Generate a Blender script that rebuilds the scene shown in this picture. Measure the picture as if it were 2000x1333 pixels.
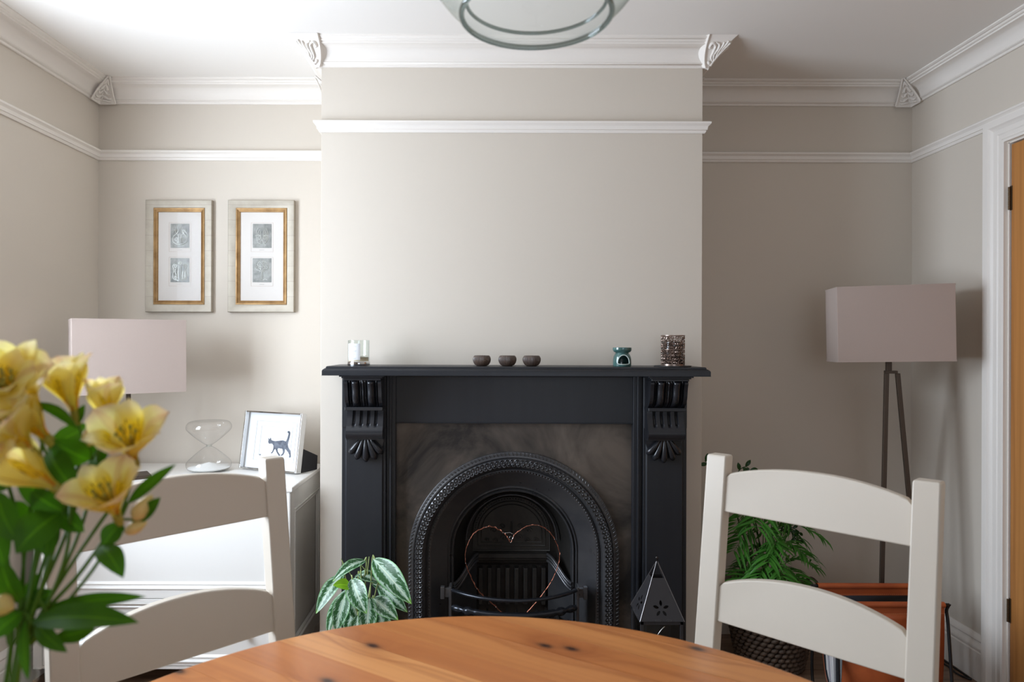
import bpy, bmesh, math, random
from mathutils import Vector, Matrix, noise
PI = math.pi
random.seed(7)
for o in list(bpy.data.objects):
    bpy.data.objects.remove(o, do_unlink=True)
SC = bpy.context.scene

# ------------------------------------------------------------------ camera
F, CX, CY, CAMH, ROLL = 1333.0, 948.0, 672.0, 1.26, 0.0033
cam_d = bpy.data.cameras.new('camera')
cam = bpy.data.objects.new('camera', cam_d)
SC.collection.objects.link(cam)
cam_d.sensor_width = 36.0
cam_d.lens = F/2000*36
cam_d.shift_x = (1000-CX)/2000
cam_d.shift_y = (CY-666.5)/2000
cam.matrix_world = Matrix.Translation((0, 0, CAMH)) @ Matrix.Rotation(PI/2, 4, 'X') @ Matrix.Rotation(ROLL, 4, 'Z')
cam_d.dof.use_dof = True
cam_d.dof.focus_distance = 2.5
cam_d.dof.aperture_fstop = 5.0
cam_d.clip_start = 0.02
SC.camera = cam

# ------------------------------------------------------------------ world, window and fill light, exposure
W = bpy.data.worlds.new('world'); SC.world = W; W.use_nodes = True
bgn = W.node_tree.nodes['Background']
bgn.inputs[0].default_value = (0.72, 0.82, 1.0, 1)
bgn.inputs[1].default_value = 0.6
def area(name, loc, rot, sx, sy, power, col):
    d = bpy.data.lights.new(name, 'AREA'); d.shape = 'RECTANGLE'; d.size = sx; d.size_y = sy
    d.energy = power; d.color = col
    o = bpy.data.objects.new(name, d); SC.collection.objects.link(o)
    o.location = loc; o.rotation_euler = rot
    return o
# daylight through the sash window in the left wall, and an added weak fill light behind the camera
area('daylight_side_window', (-1.84, 1.66, 1.42), (0, math.radians(-91), 0), 1.32, 1.06, 65, (0.755, 0.865, 1.0))
area('rear_fill_light', (0.55, -1.98, 1.45), (PI/2, 0, 0), 1.5, 1.3, 8.5, (0.79, 0.885, 1.0))
SC.cycles.max_bounces = 9
SC.cycles.adaptive_threshold = 0.015
SC.view_settings.view_transform = 'Standard'
SC.view_settings.look = 'None'
SC.view_settings.gamma = 1
SC.view_settings.use_curve_mapping = False
SC.view_settings.exposure = 0.47

# ------------------------------------------------------------------ helpers
def at(px, py, Y):
    dx = px-CX; dy = py-CY
    a = dx + ROLL*dy; b = dy - ROLL*dx
    return Vector((a*Y/F, Y, CAMH - b*Y/F))
def lin(v):
    v /= 255.0
    return v/12.92 if v <= 0.04045 else ((v+0.055)/1.055)**2.4
def S(r, g, b): return (lin(r), lin(g), lin(b), 1)

class NT:
    def __init__(s, name):
        s.m = bpy.data.materials.new(name); s.m.use_nodes = True
        s.t = s.m.node_tree; s.n = s.t.nodes; s.l = s.t.links
        s.b = s.n['Principled BSDF']; s.out = s.n['Material Output']
    def add(s, typ, **kw):
        nd = s.n.new(typ)
        for k, v in kw.items(): setattr(nd, k, v)
        return nd
    def link(s, a, b): s.l.new(a, b)
    def setv(s, nd, key, v): nd.inputs[key].default_value = v
    def math(s, op, a, b=None, c=None):
        nd = s.add('ShaderNodeMath', operation=op)
        for i, v in enumerate((a, b, c)):
            if v is None: continue
            if isinstance(v, (int, float)): nd.inputs[i].default_value = v
            else: s.link(v, nd.inputs[i])
        return nd.outputs[0]
    def mix(s, f, a, b, blend='MIX'):
        nd = s.add('ShaderNodeMix', data_type='RGBA', blend_type=blend)
        for i, v in ((0, f), (6, a), (7, b)):
            if isinstance(v, (int, float, tuple)): nd.inputs[i].default_value = v
            else: s.link(v, nd.inputs[i])
        return nd.outputs[2]
    def ramp(s, f, stops):
        nd = s.add('ShaderNodeValToRGB')
        cr = nd.color_ramp
        while len(cr.elements) < len(stops): cr.elements.new(0.5)
        for e, (p, c) in zip(cr.elements, stops):
            e.position = p; e.color = c if len(c) == 4 else (*c, 1)
        s.link(f, nd.inputs[0])
        return nd.outputs[0]
    def noise(s, vec, scale, detail=3, rough=0.5, dist=0.0):
        nd = s.add('ShaderNodeTexNoise'); nd.inputs['Scale'].default_value = scale
        nd.inputs['Detail'].default_value = detail; nd.inputs['Roughness'].default_value = rough
        nd.inputs['Distortion'].default_value = dist
        if vec is not None: s.link(vec, nd.inputs['Vector'])
        return nd.outputs[0]
    def coord(s, which='Object', scale=None, loc=None, rot=None):
        c = s.add('ShaderNodeTexCoord').outputs[which]
        if scale or loc or rot:
            mp = s.add('ShaderNodeMapping'); s.link(c, mp.inputs[0])
            if loc: mp.inputs[1].default_value = loc
            if rot: mp.inputs[2].default_value = rot
            if scale: mp.inputs[3].default_value = scale
            return mp.outputs[0]
        return c
    def bump(s, h, strength=0.2, dist=0.002):
        nd = s.add('ShaderNodeBump'); nd.inputs['Strength'].default_value = strength
        nd.inputs['Distance'].default_value = dist
        s.link(h, nd.inputs['Height']); s.link(nd.outputs[0], s.b.inputs['Normal'])

def paint(name, col, rough=0.5, metal=0.0, col2=None, nscale=6, nstretch=None, bscale=0, bstr=0.1, bdist=0.001, coat=0, spec=None):
    t = NT(name)
    t.b.inputs['Base Color'].default_value = col
    t.b.inputs['Roughness'].default_value = rough
    t.b.inputs['Metallic'].default_value = metal
    if coat: t.b.inputs['Coat Weight'].default_value = coat; t.b.inputs['Coat Roughness'].default_value = 0.15
    if spec is not None: t.b.inputs['Specular IOR Level'].default_value = spec
    co = t.coord('Object', scale=nstretch or (1, 1, 1))
    if col2:
        f = t.noise(co, nscale, 5, 0.6)
        f = t.ramp(f, [(0.35, (0, 0, 0)), (0.68, (1, 1, 1))])
        t.link(t.mix(f, col, col2), t.b.inputs['Base Color'])
    if bscale:
        t.bump(t.noise(co, bscale, 3), bstr, bdist)
    return t.m

def glassy(name, tint=(0.97, 0.99, 0.98, 1), edge=(0.55, 0.62, 0.6, 1), blend=0.35, refl=1.0):
    t = NT(name)
    lw = t.add('ShaderNodeLayerWeight'); lw.inputs[0].default_value = blend
    tr = t.add('ShaderNodeBsdfTransparent'); gl = t.add('ShaderNodeBsdfGlossy'); gl.inputs[1].default_value = 0.02
    f = t.math('POWER', lw.outputs['Facing'], 3.0)
    l2 = t.add('ShaderNodeLayerWeight'); l2.inputs[0].default_value = 0.5
    fr = t.math('ADD', t.math('MULTIPLY', t.math('POWER', l2.outputs['Facing'], 5.0), 0.9), 0.04)
    t.link(t.mix(f, tint, edge), tr.inputs[0])
    mx = t.add('ShaderNodeMixShader')
    t.link(t.math('MULTIPLY', fr, refl), mx.inputs[0])
    t.link(tr.outputs[0], mx.inputs[1]); t.link(gl.outputs[0], mx.inputs[2])
    t.link(mx.outputs[0], t.out.inputs[0])
    return t.m

class MB:
    def __init__(s): s.v = []; s.f = []; s.uv = {}
    def add(s, vs, fs):
        b = len(s.v); s.v += [tuple(v) for v in vs]; s.f += [tuple(i+b for i in f) for f in fs]
        return s
    def box(s, a, b):
        x0, y0, z0 = (min(p, q) for p, q in zip(a, b)); x1, y1, z1 = (max(p, q) for p, q in zip(a, b))
        return s.add([(x0,y0,z0),(x1,y0,z0),(x1,y1,z0),(x0,y1,z0),(x0,y0,z1),(x1,y0,z1),(x1,y1,z1),(x0,y1,z1)],
            [(0,3,2,1),(4,5,6,7),(0,1,5,4),(1,2,6,5),(2,3,7,6),(3,0,4,7)])
    def bar(s, p, q, w, d, up=(0, 0, 1)):
        """square bar from p to q; w along side, d along other"""
        p = Vector(p); q = Vector(q); t = (q-p).normalized(); u = Vector(up)
        a = t.cross(u)
        if a.length < 1e-4: a = t.cross(Vector((0, 1, 0)))
        a.normalize(); b = a.cross(t)
        vs = []
        for c in (p, q):
            for i, j in ((-1,-1),(1,-1),(1,1),(-1,1)):
                vs.append(c + a*i*w/2 + b*j*d/2)
        return s.add(vs, [(3,2,1,0),(4,5,6,7),(0,1,5,4),(1,2,6,5),(2,3,7,6),(3,0,4,7)])
    def tube(s, pts, r, n=8, closed=False, cap=True, flat=1.0):
        pts = [Vector(p) for p in pts]; m = len(pts)
        rs = r if isinstance(r, (list, tuple)) else [r]*m
        prev = None; vs = []
        for i, p in enumerate(pts):
            if closed: t = pts[(i+1) % m]-pts[i-1]
            else: t = pts[min(i+1, m-1)]-pts[max(i-1, 0)]
            if t.length < 1e-9: t = Vector((0, 0, 1))
            t.normalize()
            if prev is None:
                a = t.cross(Vector((0, 0, 1)))
                if a.length < 0.1: a = t.cross(Vector((0, 1, 0)))
            else:
                a = prev - t*prev.dot(t)
                if a.length < 1e-6: a = t.cross(Vector((0, 1, 0)))
            a.normalize(); prev = a; b = t.cross(a)
            for k in range(n):
                g = 2*PI*k/n
                vs.append(p + (a*math.cos(g) + b*math.sin(g)*flat)*rs[i])
        fs = []
        for i in range(m if closed else m-1):
            j = (i+1) % m
            for k in range(n):
                l = (k+1) % n
                fs.append((i*n+k, i*n+l, j*n+l, j*n+k))
        if cap and not closed:
            fs.append(tuple(range(n))[::-1]); fs.append(tuple((m-1)*n+k for k in range(n)))
        return s.add(vs, fs)
    def lathe(s, prof, n=32, c=(0, 0, 0), cap=True):
        vs = []
        for r, z in prof:
            for k in range(n):
                g = 2*PI*k/n
                vs.append((c[0]+r*math.cos(g), c[1]+r*math.sin(g), c[2]+z))
        fs = []
        for i in range(len(prof)-1):
            for k in range(n):
                l = (k+1) % n
                fs.append((i*n+k, i*n+l, (i+1)*n+l, (i+1)*n+k))
        if cap:
            if prof[0][0] > 1e-5: fs.append(tuple(range(n))[::-1])
            if prof[-1][0] > 1e-5: fs.append(tuple((len(prof)-1)*n+k for k in range(n)))
        return s.add(vs, fs)
    def ball(s, c, r, n=10, m=6, sc=(1, 1, 1)):
        vs = []; fs = []
        for i in range(m+1):
            a = PI*i/m
            for k in range(n):
                g = 2*PI*k/n
                vs.append((c[0]+r*sc[0]*math.sin(a)*math.cos(g), c[1]+r*sc[1]*math.sin(a)*math.sin(g), c[2]-r*sc[2]*math.cos(a)))
        for i in range(m):
            for k in range(n):
                l = (k+1) % n
                fs.append((i*n+k, i*n+l, (i+1)*n+l, (i+1)*n+k))
        return s.add(vs, fs)
    def grid(s, fn, nu, nv, skip=None, uv=False):
        b = len(s.v)
        for i in range(nu+1):
            for j in range(nv+1):
                s.v.append(tuple(fn(i/nu, j/nv)))
                if uv: s.uv[len(s.v)-1] = (i/nu, j/nv)
        for i in range(nu):
            for j in range(nv):
                if skip and skip((i+.5)/nu, (j+.5)/nv): continue
                a = b+i*(nv+1)+j
                s.f.append((a, a+nv+1, a+nv+2, a+1))
        return s
    def relief(s, fn, nu, nv, back):
        """height field front with side walls running back to y=back"""
        b = len(s.v)
        s.grid(fn, nu, nv)
        idx = lambda i, j: b+i*(nv+1)+j
        ring = [idx(i, 0) for i in range(nu+1)] + [idx(nu, j) for j in range(1, nv+1)] + \
               [idx(i, nv) for i in range(nu-1, -1, -1)] + [idx(0, j) for j in range(nv-1, 0, -1)]
        b2 = len(s.v)
        for q in ring: s.v.append((s.v[q][0], back, s.v[q][2]))
        m = len(ring)
        for k in range(m):
            l = (k+1) % m
            s.f.append((ring[l], ring[k], b2+k, b2+l))
        return s
    def poly(s, pts, normal, thick, holes=()):
        """flat polygon (3D points) with optional holes, given thickness along normal"""
        bm = bmesh.new(); nrm = Vector(normal).normalized()
        edges = []
        for lp in [pts]+list(holes):
            vv = [bm.verts.new(Vector(p)) for p in lp]
            edges += [bm.edges.new((vv[i], vv[(i+1) % len(vv)])) for i in range(len(vv))]
        bmesh.ops.triangle_fill(bm, use_beauty=True, use_dissolve=False, edges=edges, normal=nrm)
        bm.verts.index_update()
        vs = [v.co.copy() for v in bm.verts]; fs = [tuple(v.index for v in f.verts) for f in bm.faces]
        bm.free()
        n = len(vs)
        allv = vs+[v-nrm*thick for v in vs]
        allf = fs+[tuple(i+n for i in f[::-1]) for f in fs]
        k0 = 0
        for lp in [pts]+list(holes):
            m = len(lp)
            for i in range(m):
                a = k0+i; c = k0+(i+1) % m
                allf.append((a, c, c+n, a+n))
            k0 += m
        return s.add(allv, allf)
    def xf(s, mat, start=0):
        for i in range(start, len(s.v)): s.v[i] = tuple(mat @ Vector(s.v[i]))
        return s

ORG = {}
def link(o): SC.collection.objects.link(o); return o
def build(mb, name, mat, parent=None, loc=None, local=False, smooth=None, bevel=0, solid=0, seg=2, sub=0):
    """mb in world coordinates unless local; origin = loc or parent's origin"""
    base = ORG.get(parent.name, Vector((0, 0, 0))) if parent else Vector((0, 0, 0))
    mine = Vector(loc) if loc is not None else base.copy()
    vs = [Vector(v) for v in mb.v]
    if not local: vs = [v-mine for v in vs]
    me = bpy.data.meshes.new(name)
    me.from_pydata([tuple(v) for v in vs], [], mb.f)
    if mb.uv:
        ul = me.uv_layers.new(name='UVMap')
        for lp in me.loops: ul.data[lp.index].uv = mb.uv.get(lp.vertex_index, (0, 0))
    bm = bmesh.new(); bm.from_mesh(me); bmesh.ops.recalc_face_normals(bm, faces=bm.faces); bm.to_mesh(me); bm.free()
    me.materials.append(mat)
    if smooth is not None:
        me.shade_smooth() if hasattr(me, 'shade_smooth') else None
        me.set_sharp_from_angle(angle=math.radians(smooth))
    o = bpy.data.objects.new(name, me); link(o)
    if parent: o.parent = parent; o.location = mine-base
    else: o.location = mine
    ORG[o.name] = mine
    if sub:
        md = o.modifiers.new('sub', 'SUBSURF'); md.levels = md.render_levels = sub
    if solid:
        md = o.modifiers.new('solid', 'SOLIDIFY'); md.thickness = abs(solid); md.offset = -1 if solid > 0 else 0
    if bevel:
        md = o.modifiers.new('bevel', 'BEVEL'); md.width = bevel; md.segments = seg; md.limit_method = 'ANGLE'; md.angle_limit = math.radians(40)
        if smooth is None:
            me.shade_smooth(); me.set_sharp_from_angle(angle=math.radians(50))
            md.harden_normals = True
    return o
def tag(o, label, cat, group=None, kind=None):
    if label: o['label'] = label
    if cat: o['category'] = cat
    if group: o['group'] = group
    if kind: o['kind'] = kind
    return o
def thing(name, label, cat, loc=(0, 0, 0), rot=0, group=None):
    o = bpy.data.objects.new(name, None); link(o); o.empty_display_size = 0.05
    o.location = loc; o.rotation_euler = (0, 0, rot)
    ORG[o.name] = Vector(loc)
    return tag(o, label, cat, group)
def struct(mb, name, mat, parent=None, **kw):
    o = build(mb, name, mat, parent, **kw)
    if not parent: o['kind'] = 'structure'
    return o
def copy_tree(o, parent=None):
    c = o.copy(); link(c)
    if parent: c.parent = parent
    for ch in list(o.children): copy_tree(ch, c)
    return c

# ------------------------------------------------------------------ materials
def wall_mat(name, col):
    t = NT(name)
    co = t.coord('Object')
    f = t.noise(co, 1.3, 3)
    t.link(t.mix(t.math('MULTIPLY', f, 0.10), col, tuple(c*0.80 for c in col[:3])+(1,)), t.b.inputs['Base Color'])
    t.b.inputs['Roughness'].default_value = 0.85
    t.b.inputs['Specular IOR Level'].default_value = 0.25
    t.bump(t.noise(co, 260, 2), 0.08, 0.0006)
    return t.m
M_wall = wall_mat('wall_paint', S(212, 202, 189))
M_ceil = wall_mat('ceiling_paint', S(240, 235, 229))
M_trim = paint('trim_white', S(236, 229, 221), 0.45)
M_plaster = paint('plaster_white', S(236, 229, 221), 0.7)
M_chair = paint('chair_cream_paint', S(205, 195, 181), 0.38, bscale=60, bstr=0.05, bdist=0.0006)
M_cab = paint('cabinet_white_paint', S(240, 237, 232), 0.3, bscale=40, bstr=0.05, bdist=0.0006)
M_char = paint('charcoal_paint', S(27, 29, 34), 0.40, col2=S(31, 33, 38), nscale=30, nstretch=(1, 1, 0.05), bscale=90, bstr=0.12, bdist=0.0005)
M_corbel = paint('charcoal_satin', S(32, 33, 37), 0.27)
def iron_mat(name, c1, c2, r1, r2):
    t = NT(name)
    co = t.coord('Object')
    f = t.ramp(t.noise(co, 3.2, 5, 0.6, 0.8), [(0.38, (0, 0, 0)), (0.66, (1, 1, 1))])
    t.link(t.mix(f, c1, c2), t.b.inputs['Base Color'])
    g = t.noise(co, 14, 4, 0.6)
    t.link(t.math('ADD', t.math('MULTIPLY', g, r2-r1), r1), t.b.inputs['Roughness'])
    t.b.inputs['Metallic'].default_value = 0.55
    t.bump(t.noise(co, 350, 3), 0.25, 0.0006)
    return t.m
M_iron = iron_mat('cast_iron_plate', S(50, 47, 45), S(112, 102, 93), 0.33, 0.6)
M_iron2 = iron_mat('cast_iron_blacked', S(72, 72, 75), S(92, 91, 91), 0.2, 0.42)
M_iron3 = iron_mat('cast_iron_sooty', S(52, 50, 48), S(70, 67, 63), 0.38, 0.6)
M_bar = paint('grate_bar_iron', S(50, 52, 58), 0.2, 0.6)
M_copper = paint('copper_wire', S(190, 120, 95), 0.35, 0.8)
M_silver = paint('silver_wire', S(190, 188, 185), 0.25, 0.9)
M_chrome = paint('chrome', S(215, 215, 215), 0.08, 1.0)
M_bronze = paint('lamp_bronze', S(78, 66, 56), 0.4, 0.6)
M_black = paint('black_metal', S(26, 26, 28), 0.35, 0.2)
M_cord = paint('black_cord', S(20, 20, 22), 0.5)
M_leather = paint('tan_leather', S(170, 84, 40), 0.48, col2=S(146, 66, 30), nscale=9, bscale=220, bstr=0.2, bdist=0.0008)
M_suede = paint('dark_lining', S(26, 27, 32), 0.9)
M_white = paint('white_card', S(214, 214, 214), 0.7)
M_mat = paint('mount_card', S(214, 208, 202), 0.75)
M_gold = paint('gold_slip', S(182, 146, 98), 0.4, 0.5, col2=S(140, 106, 66), nscale=20)
M_soil = paint('potting_soil', S(45, 34, 26), 0.95, bscale=120, bstr=0.5, bdist=0.004)
M_sand = paint('white_sand', S(225, 224, 220), 0.9, bscale=400, bstr=0.2)
M_clear = glassy('clear_glass')
M_pane = glassy('picture_glass', (1, 1, 1, 1), (0.85, 0.88, 0.88, 1), refl=0.06)
M_pend = glassy('pendant_glass', (0.93, 0.955, 0.94, 1), (0.50, 0.58, 0.55, 1), 0.4, 0.9)
M_frosty = glassy('lantern_glass', (0.8, 0.82, 0.8, 1), (0.3, 0.3, 0.3, 1))
def real_glass(name, col, ior=1.45):
    t = NT(name); t.b.inputs['Base Color'].default_value = col
    t.b.inputs['Transmission Weight'].default_value = 1; t.b.inputs['Roughness'].default_value = 0.02
    t.b.inputs['IOR'].default_value = ior
    return t.m
M_rim = real_glass('thick_green_glass', (0.28, 0.33, 0.315, 1))
def fabric(name, col):
    t = NT(name)
    co = t.coord('Object')
    w = t.noise(t.coord('Object', scale=(60, 60, 700)), 3, 2)
    w2 = t.noise(t.coord('Object', scale=(900, 900, 60)), 3, 2)
    f = t.math('MULTIPLY', t.math('ADD', w, w2), 0.5)
    t.link(t.mix(f, col, tuple(c*0.86 for c in col[:3])+(1,)), t.b.inputs['Base Color'])
    t.b.inputs['Roughness'].default_value = 0.8
    t.b.inputs['Sheen Weight'].default_value = 0.25
    t.bump(f, 0.25, 0.0008)
    return t.m
M_shade = fabric('taupe_shade_fabric', S(180, 162, 152))
def silver_frame():
    t = NT('silver_leaf_frame')
    co = t.coord('Object')
    f = t.noise(t.coord('Object', scale=(1, 1, 1)), 18, 5, 0.6)
    sep = t.add('ShaderNodeSeparateXYZ'); t.link(co, sep.inputs[0])
    fx = t.math('LESS_THAN', t.math('FRACT', t.math('MULTIPLY', sep.outputs[2], 15.0)), 0.03)
    c = t.mix(f, S(188, 179, 165), S(152, 142, 126))
    c = t.mix(t.math('MULTIPLY', fx, 0.35), c, S(120, 110, 100))
    t.link(c, t.b.inputs['Base Color'])
    t.b.inputs['Metallic'].default_value = 0.35; t.b.inputs['Roughness'].default_value = 0.5
    return t.m
M_sframe = silver_frame()
def floor_mat():
    t = NT('floor_boards_wood')
    oi = t.add('ShaderNodeObjectInfo')
    co = t.coord('Object', scale=(1.2, 14, 14))
    comb = t.add('ShaderNodeVectorMath', operation='ADD'); t.link(co, comb.inputs[0])
    cx = t.add('ShaderNodeCombineXYZ'); t.link(t.math('MULTIPLY', oi.outputs['Random'], 40), cx.inputs[0]); t.link(t.math('MULTIPLY', oi.outputs['Random'], 17), cx.inputs[1])
    t.link(cx.outputs[0], comb.inputs[1])
    f = t.noise(comb.outputs[0], 3.0, 6, 0.65, 0.6)
    c = t.ramp(f, [(0.3, S(92, 70, 54)), (0.5, S(128, 102, 82)), (0.72, S(150, 122, 100))])
    c = t.mix(t.math('MULTIPLY', oi.outputs['Random'], 0.25), c, S(90, 68, 52))
    t.link(c, t.b.inputs['Base Color']); t.b.inputs['Roughness'].default_value = 0.42
    t.bump(f, 0.1, 0.001)
    return t.m
M_floor = floor_mat()
def pine(name, rot, knots=(), c_lo=S(192, 114, 58), c_hi=S(232, 164, 98), dark=S(156, 82, 36), rough=0.33, freq=22.0):
    """knots: (x, y) in object coordinates of the tabletop"""
    t = NT(name)
    oi = t.add('ShaderNodeObjectInfo')
    co = t.add('ShaderNodeTexCoord').outputs['Object']
    vr = t.add('ShaderNodeVectorRotate', rotation_type='Z_AXIS' if rot != 'z' else 'X_AXIS')
    t.link(co, vr.inputs['Vector']); vr.inputs['Angle'].default_value = (-rot if rot != 'z' else PI/2)
    base = vr.outputs[0]
    # push the grain sideways around each knot
    sep = t.add('ShaderNodeSeparateXYZ'); t.link(base if rot != 'z' else co, sep.inputs[0])
    u = sep.outputs[0]; v = sep.outputs[1]
    if rot == 'z': u = sep.outputs[2]; v = t.math('ADD', sep.outputs[0], sep.outputs[1])
    kmask = None; disp = None
    for (kx, ky) in knots:
        c, s_ = math.cos(-rot), math.sin(-rot)
        ku, kv = kx*c-ky*s_, kx*s_+ky*c
        du = t.math('MULTIPLY', t.math('SUBTRACT', u, ku), 0.55); dv = t.math('SUBTRACT', v, kv)
        d = t.math('SQRT', t.math('ADD', t.math('MULTIPLY', du, du), t.math('MULTIPLY', dv, dv)))
        g = t.math('POWER', 2.718, t.math('MULTIPLY', t.math('MULTIPLY', d, d), -900.0))
        disp = g if disp is None else t.math('ADD', disp, g)
        k = t.math('POWER', 2.718, t.math('MULTIPLY', t.math('MULTIPLY', d, d), -16000.0))
        kmask = k if kmask is None else t.math('ADD', kmask, k)
    cmb = t.add('ShaderNodeCombineXYZ')
    r = t.math('MULTIPLY', oi.outputs['Random'], 31.7)
    t.link(t.math('ADD', t.math('MULTIPLY', u, 0.9), r), cmb.inputs[0])
    vv = t.math('ADD', t.math('MULTIPLY', v, freq), r)
    if disp is not None: vv = t.math('ADD', vv, t.math('MULTIPLY', disp, 1.2))
    t.link(vv, cmb.inputs[1]); t.link(r, cmb.inputs[2])
    n1 = t.noise(cmb.outputs[0], 0.8, 2, 0.5, 0.3)
    wave = t.math('SINE', t.math('MULTIPLY', t.math('ADD', t.math('MULTIPLY', n1, 5.0), vv), 2.6))
    wave = t.math('ADD', t.math('MULTIPLY', wave, 0.5), 0.5)
    n2 = t.noise(cmb.outputs[0], 6.0, 4, 0.6)
    c = t.mix(oi.outputs['Random'], c_lo, c_hi)
    c = t.mix(t.math('MULTIPLY', t.math('POWER', wave, 3.0), 0.5), c, dark)
    c = t.mix(t.math('MULTIPLY', n2, 0.25), c, c_hi)
    st = t.add('ShaderNodeCombineXYZ'); t.link(t.math('MULTIPLY', u, 1.2), st.inputs[0]); t.link(t.math('MULTIPLY', v, 55.0), st.inputs[1])
    c = t.mix(t.math('MULTIPLY', t.ramp(t.noise(st.outputs[0], 1.0, 3), [(0.45, (0, 0, 0)), (0.75, (1, 1, 1))]), 0.45), c, dark)
    c = t.mix(t.math('MULTIPLY', t.noise(cmb.outputs[0], 0.5, 1), 0.35), c, c_lo)
    if disp is not None:
        c = t.mix(t.math('MULTIPLY', t.math('MINIMUM', disp, 1.0), 0.45), c, dark)
        c = t.mix(t.math('MINIMUM', t.math('MULTIPLY', kmask, 1.1), 1.0), c, S(58, 28, 14))
    t.link(c, t.b.inputs['Base Color'])
    t.b.inputs['Roughness'].default_value = rough
    t.b.inputs['Specular IOR Level'].default_value = 0.4
    t.bump(wave, 0.04, 0.0005)
    return t.m
M_doorpine = pine('door_pine', 'z', (), S(178, 118, 62), S(196, 136, 76), S(140, 84, 38), 0.4, 30.0)

# ------------------------------------------------------------------ room shell
XL, XR, YB, YR, CEIL = -1.697, 1.866, 2.989, -1.90, 2.391
BX0, BX1, BY = -0.624, 0.820, 2.583           # chimney breast
T = 0.12
WY0, WY1, WZ0, WZ1 = 1.12, 2.20, 0.74, 2.10     # side window opening
struct(MB().box((XL-T, YB, -0.1), (XR+T, YB+T, CEIL+0.1)), 'wall_back', M_wall)
struct(MB().box((XL-T, YR, 0), (XL, WY0, CEIL)).box((XL-T, WY1, 0), (XL, YB, CEIL)).box((XL-T, WY0, 0), (XL, WY1, WZ0)).box((XL-T, WY0, WZ1), (XL, WY1, CEIL)), 'wall_left', M_wall)
DY0, DY1, DZ = 1.665, 2.437, 1.985            # door opening on the right wall
struct(MB().box((XR, YR, 0), (XR+T, DY0, CEIL)).box((XR, DY1, 0), (XR+T, YB, CEIL)).box((XR, DY0, DZ), (XR+T, DY1, CEIL)), 'wall_right', M_wall)
RX0, RX1, RZ0, RZ1 = -0.25, 1.35, 0.75, 2.05
struct(MB().box((XL-T, YR-T, 0), (RX0, YR, CEIL)).box((RX1, YR-T, 0), (XR+T, YR, CEIL)).box((RX0, YR-T, 0), (RX1, YR, RZ0)).box((RX0, YR-T, RZ1), (RX1, YR, CEIL)), 'wall_front', M_wall)
struct(MB().box((XL-T, YR-T, CEIL), (XR+T, YB+T, CEIL+0.1)), 'ceiling', M_ceil)
# chimney breast with a hollow for the fire
FX = (at(1003, 1086, 2.55)).x
CH = MB()
chp = [(BX0, 0), (BX0, CEIL), (BX1, CEIL), (BX1, 0), (FX+0.36, 0), (FX+0.36, 0.90), (FX-0.36, 0.90), (FX-0.36, 0)]
CH.poly([(a, BY, b) for a, b in chp], (0, -1, 0), YB-BY)
struct(CH, 'wall_chimney', M_wall, bevel=0.004)

# floor: sub-floor with a board for every plank
fl = struct(MB().box((XL-T, YR-T, -0.06), (XR+T, YB+T, -0.012)), 'floor', paint('subfloor', S(40, 30, 22), 0.9))
bw, bl = 0.142, 1.28
pm = {}
row = 0; y = YR
while y < YB:
    y1 = min(y+bw, YB); x = XL - (row*0.43 % bl)
    while x < XR:
        x0, x1 = max(x, XL), min(x+bl, XR)
        if x1-x0 > 0.02:
            key = (round(x1-x0, 3), round(y1-y, 3))
            if key not in pm:
                g = 0.0009
                o = build(MB().box((g, g, -0.012), (x1-x0-g, y1-y-g, 0)), 'plank', M_floor, fl, loc=(x0, y, 0), local=True, bevel=0.0012, seg=1)
                pm[key] = o
            else:
                o = pm[key].copy(); link(o); o.parent = fl
            o.location = Vector((x0, y, 0))-ORG['floor']
        x += bl
    y += bw; row += 1

# mouldings that follow the walls
PATH = [(XL, YR), (XL, YB), (BX0, YB), (BX0, BY), (BX1, BY), (BX1, YB), (XR, YB), (XR, YR)]
def seg_n(a, b):
    d = Vector((b[0]-a[0], b[1]-a[1])).normalized()
    return Vector((d.y, -d.x))               # right of travel = into the room
def offs(u, closed=True):
    out = []; n = len(PATH)
    for i in range(n):
        n0 = seg_n(PATH[i-1], PATH[i]); n1 = seg_n(PATH[i], PATH[(i+1) % n])
        out.append(Vector(PATH[i]) + (n0+n1)*u)
    return out
def moulding(prof):
    mb = MB(); n = len(PATH); m = len(prof)
    for u, z in prof:
        for p in offs(u): mb.v.append((p.x, p.y, z))
    for i in range(m-1):
        for k in range(n):
            l = (k+1) % n
            mb.f.append((i*n+k, i*n+l, (i+1)*n+l, (i+1)*n+k))
    return mb
P0, DROP = 0.090, 0.087
def cornice_prof():
    p = [(0, CEIL-DROP), (0.008, CEIL-DROP), (0.010, CEIL-DROP+0.003), (0.010, CEIL-DROP+0.008), (0.015, CEIL-DROP+0.010), (0.018, CEIL-DROP+0.014), (0.016, CEIL-DROP+0.017)]
    a0 = (0.017, CEIL-DROP+0.018); a1 = (0.066, CEIL-0.023)
    for i in range(9):
        g = PI/2*i/8
        p.append((a0[0]+(a1[0]-a0[0])*(1-math.cos(g)), a0[1]+(a1[1]-a0[1])*math.sin(g)))
    p += [(0.068, CEIL-0.023), (0.069, CEIL-0.017), (0.074, CEIL-0.0165), (0.0775, CEIL-0.0135), (0.078, CEIL-0.010), (0.082, CEIL-0.0095), (0.087, CEIL-0.006), (P0, CEIL-0.0045), (P0, CEIL)]
    return p
CP = cornice_prof()
trim1 = struct(moulding(CP), 'trim_1', M_plaster, smooth=32)
RT = 2.099
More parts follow.
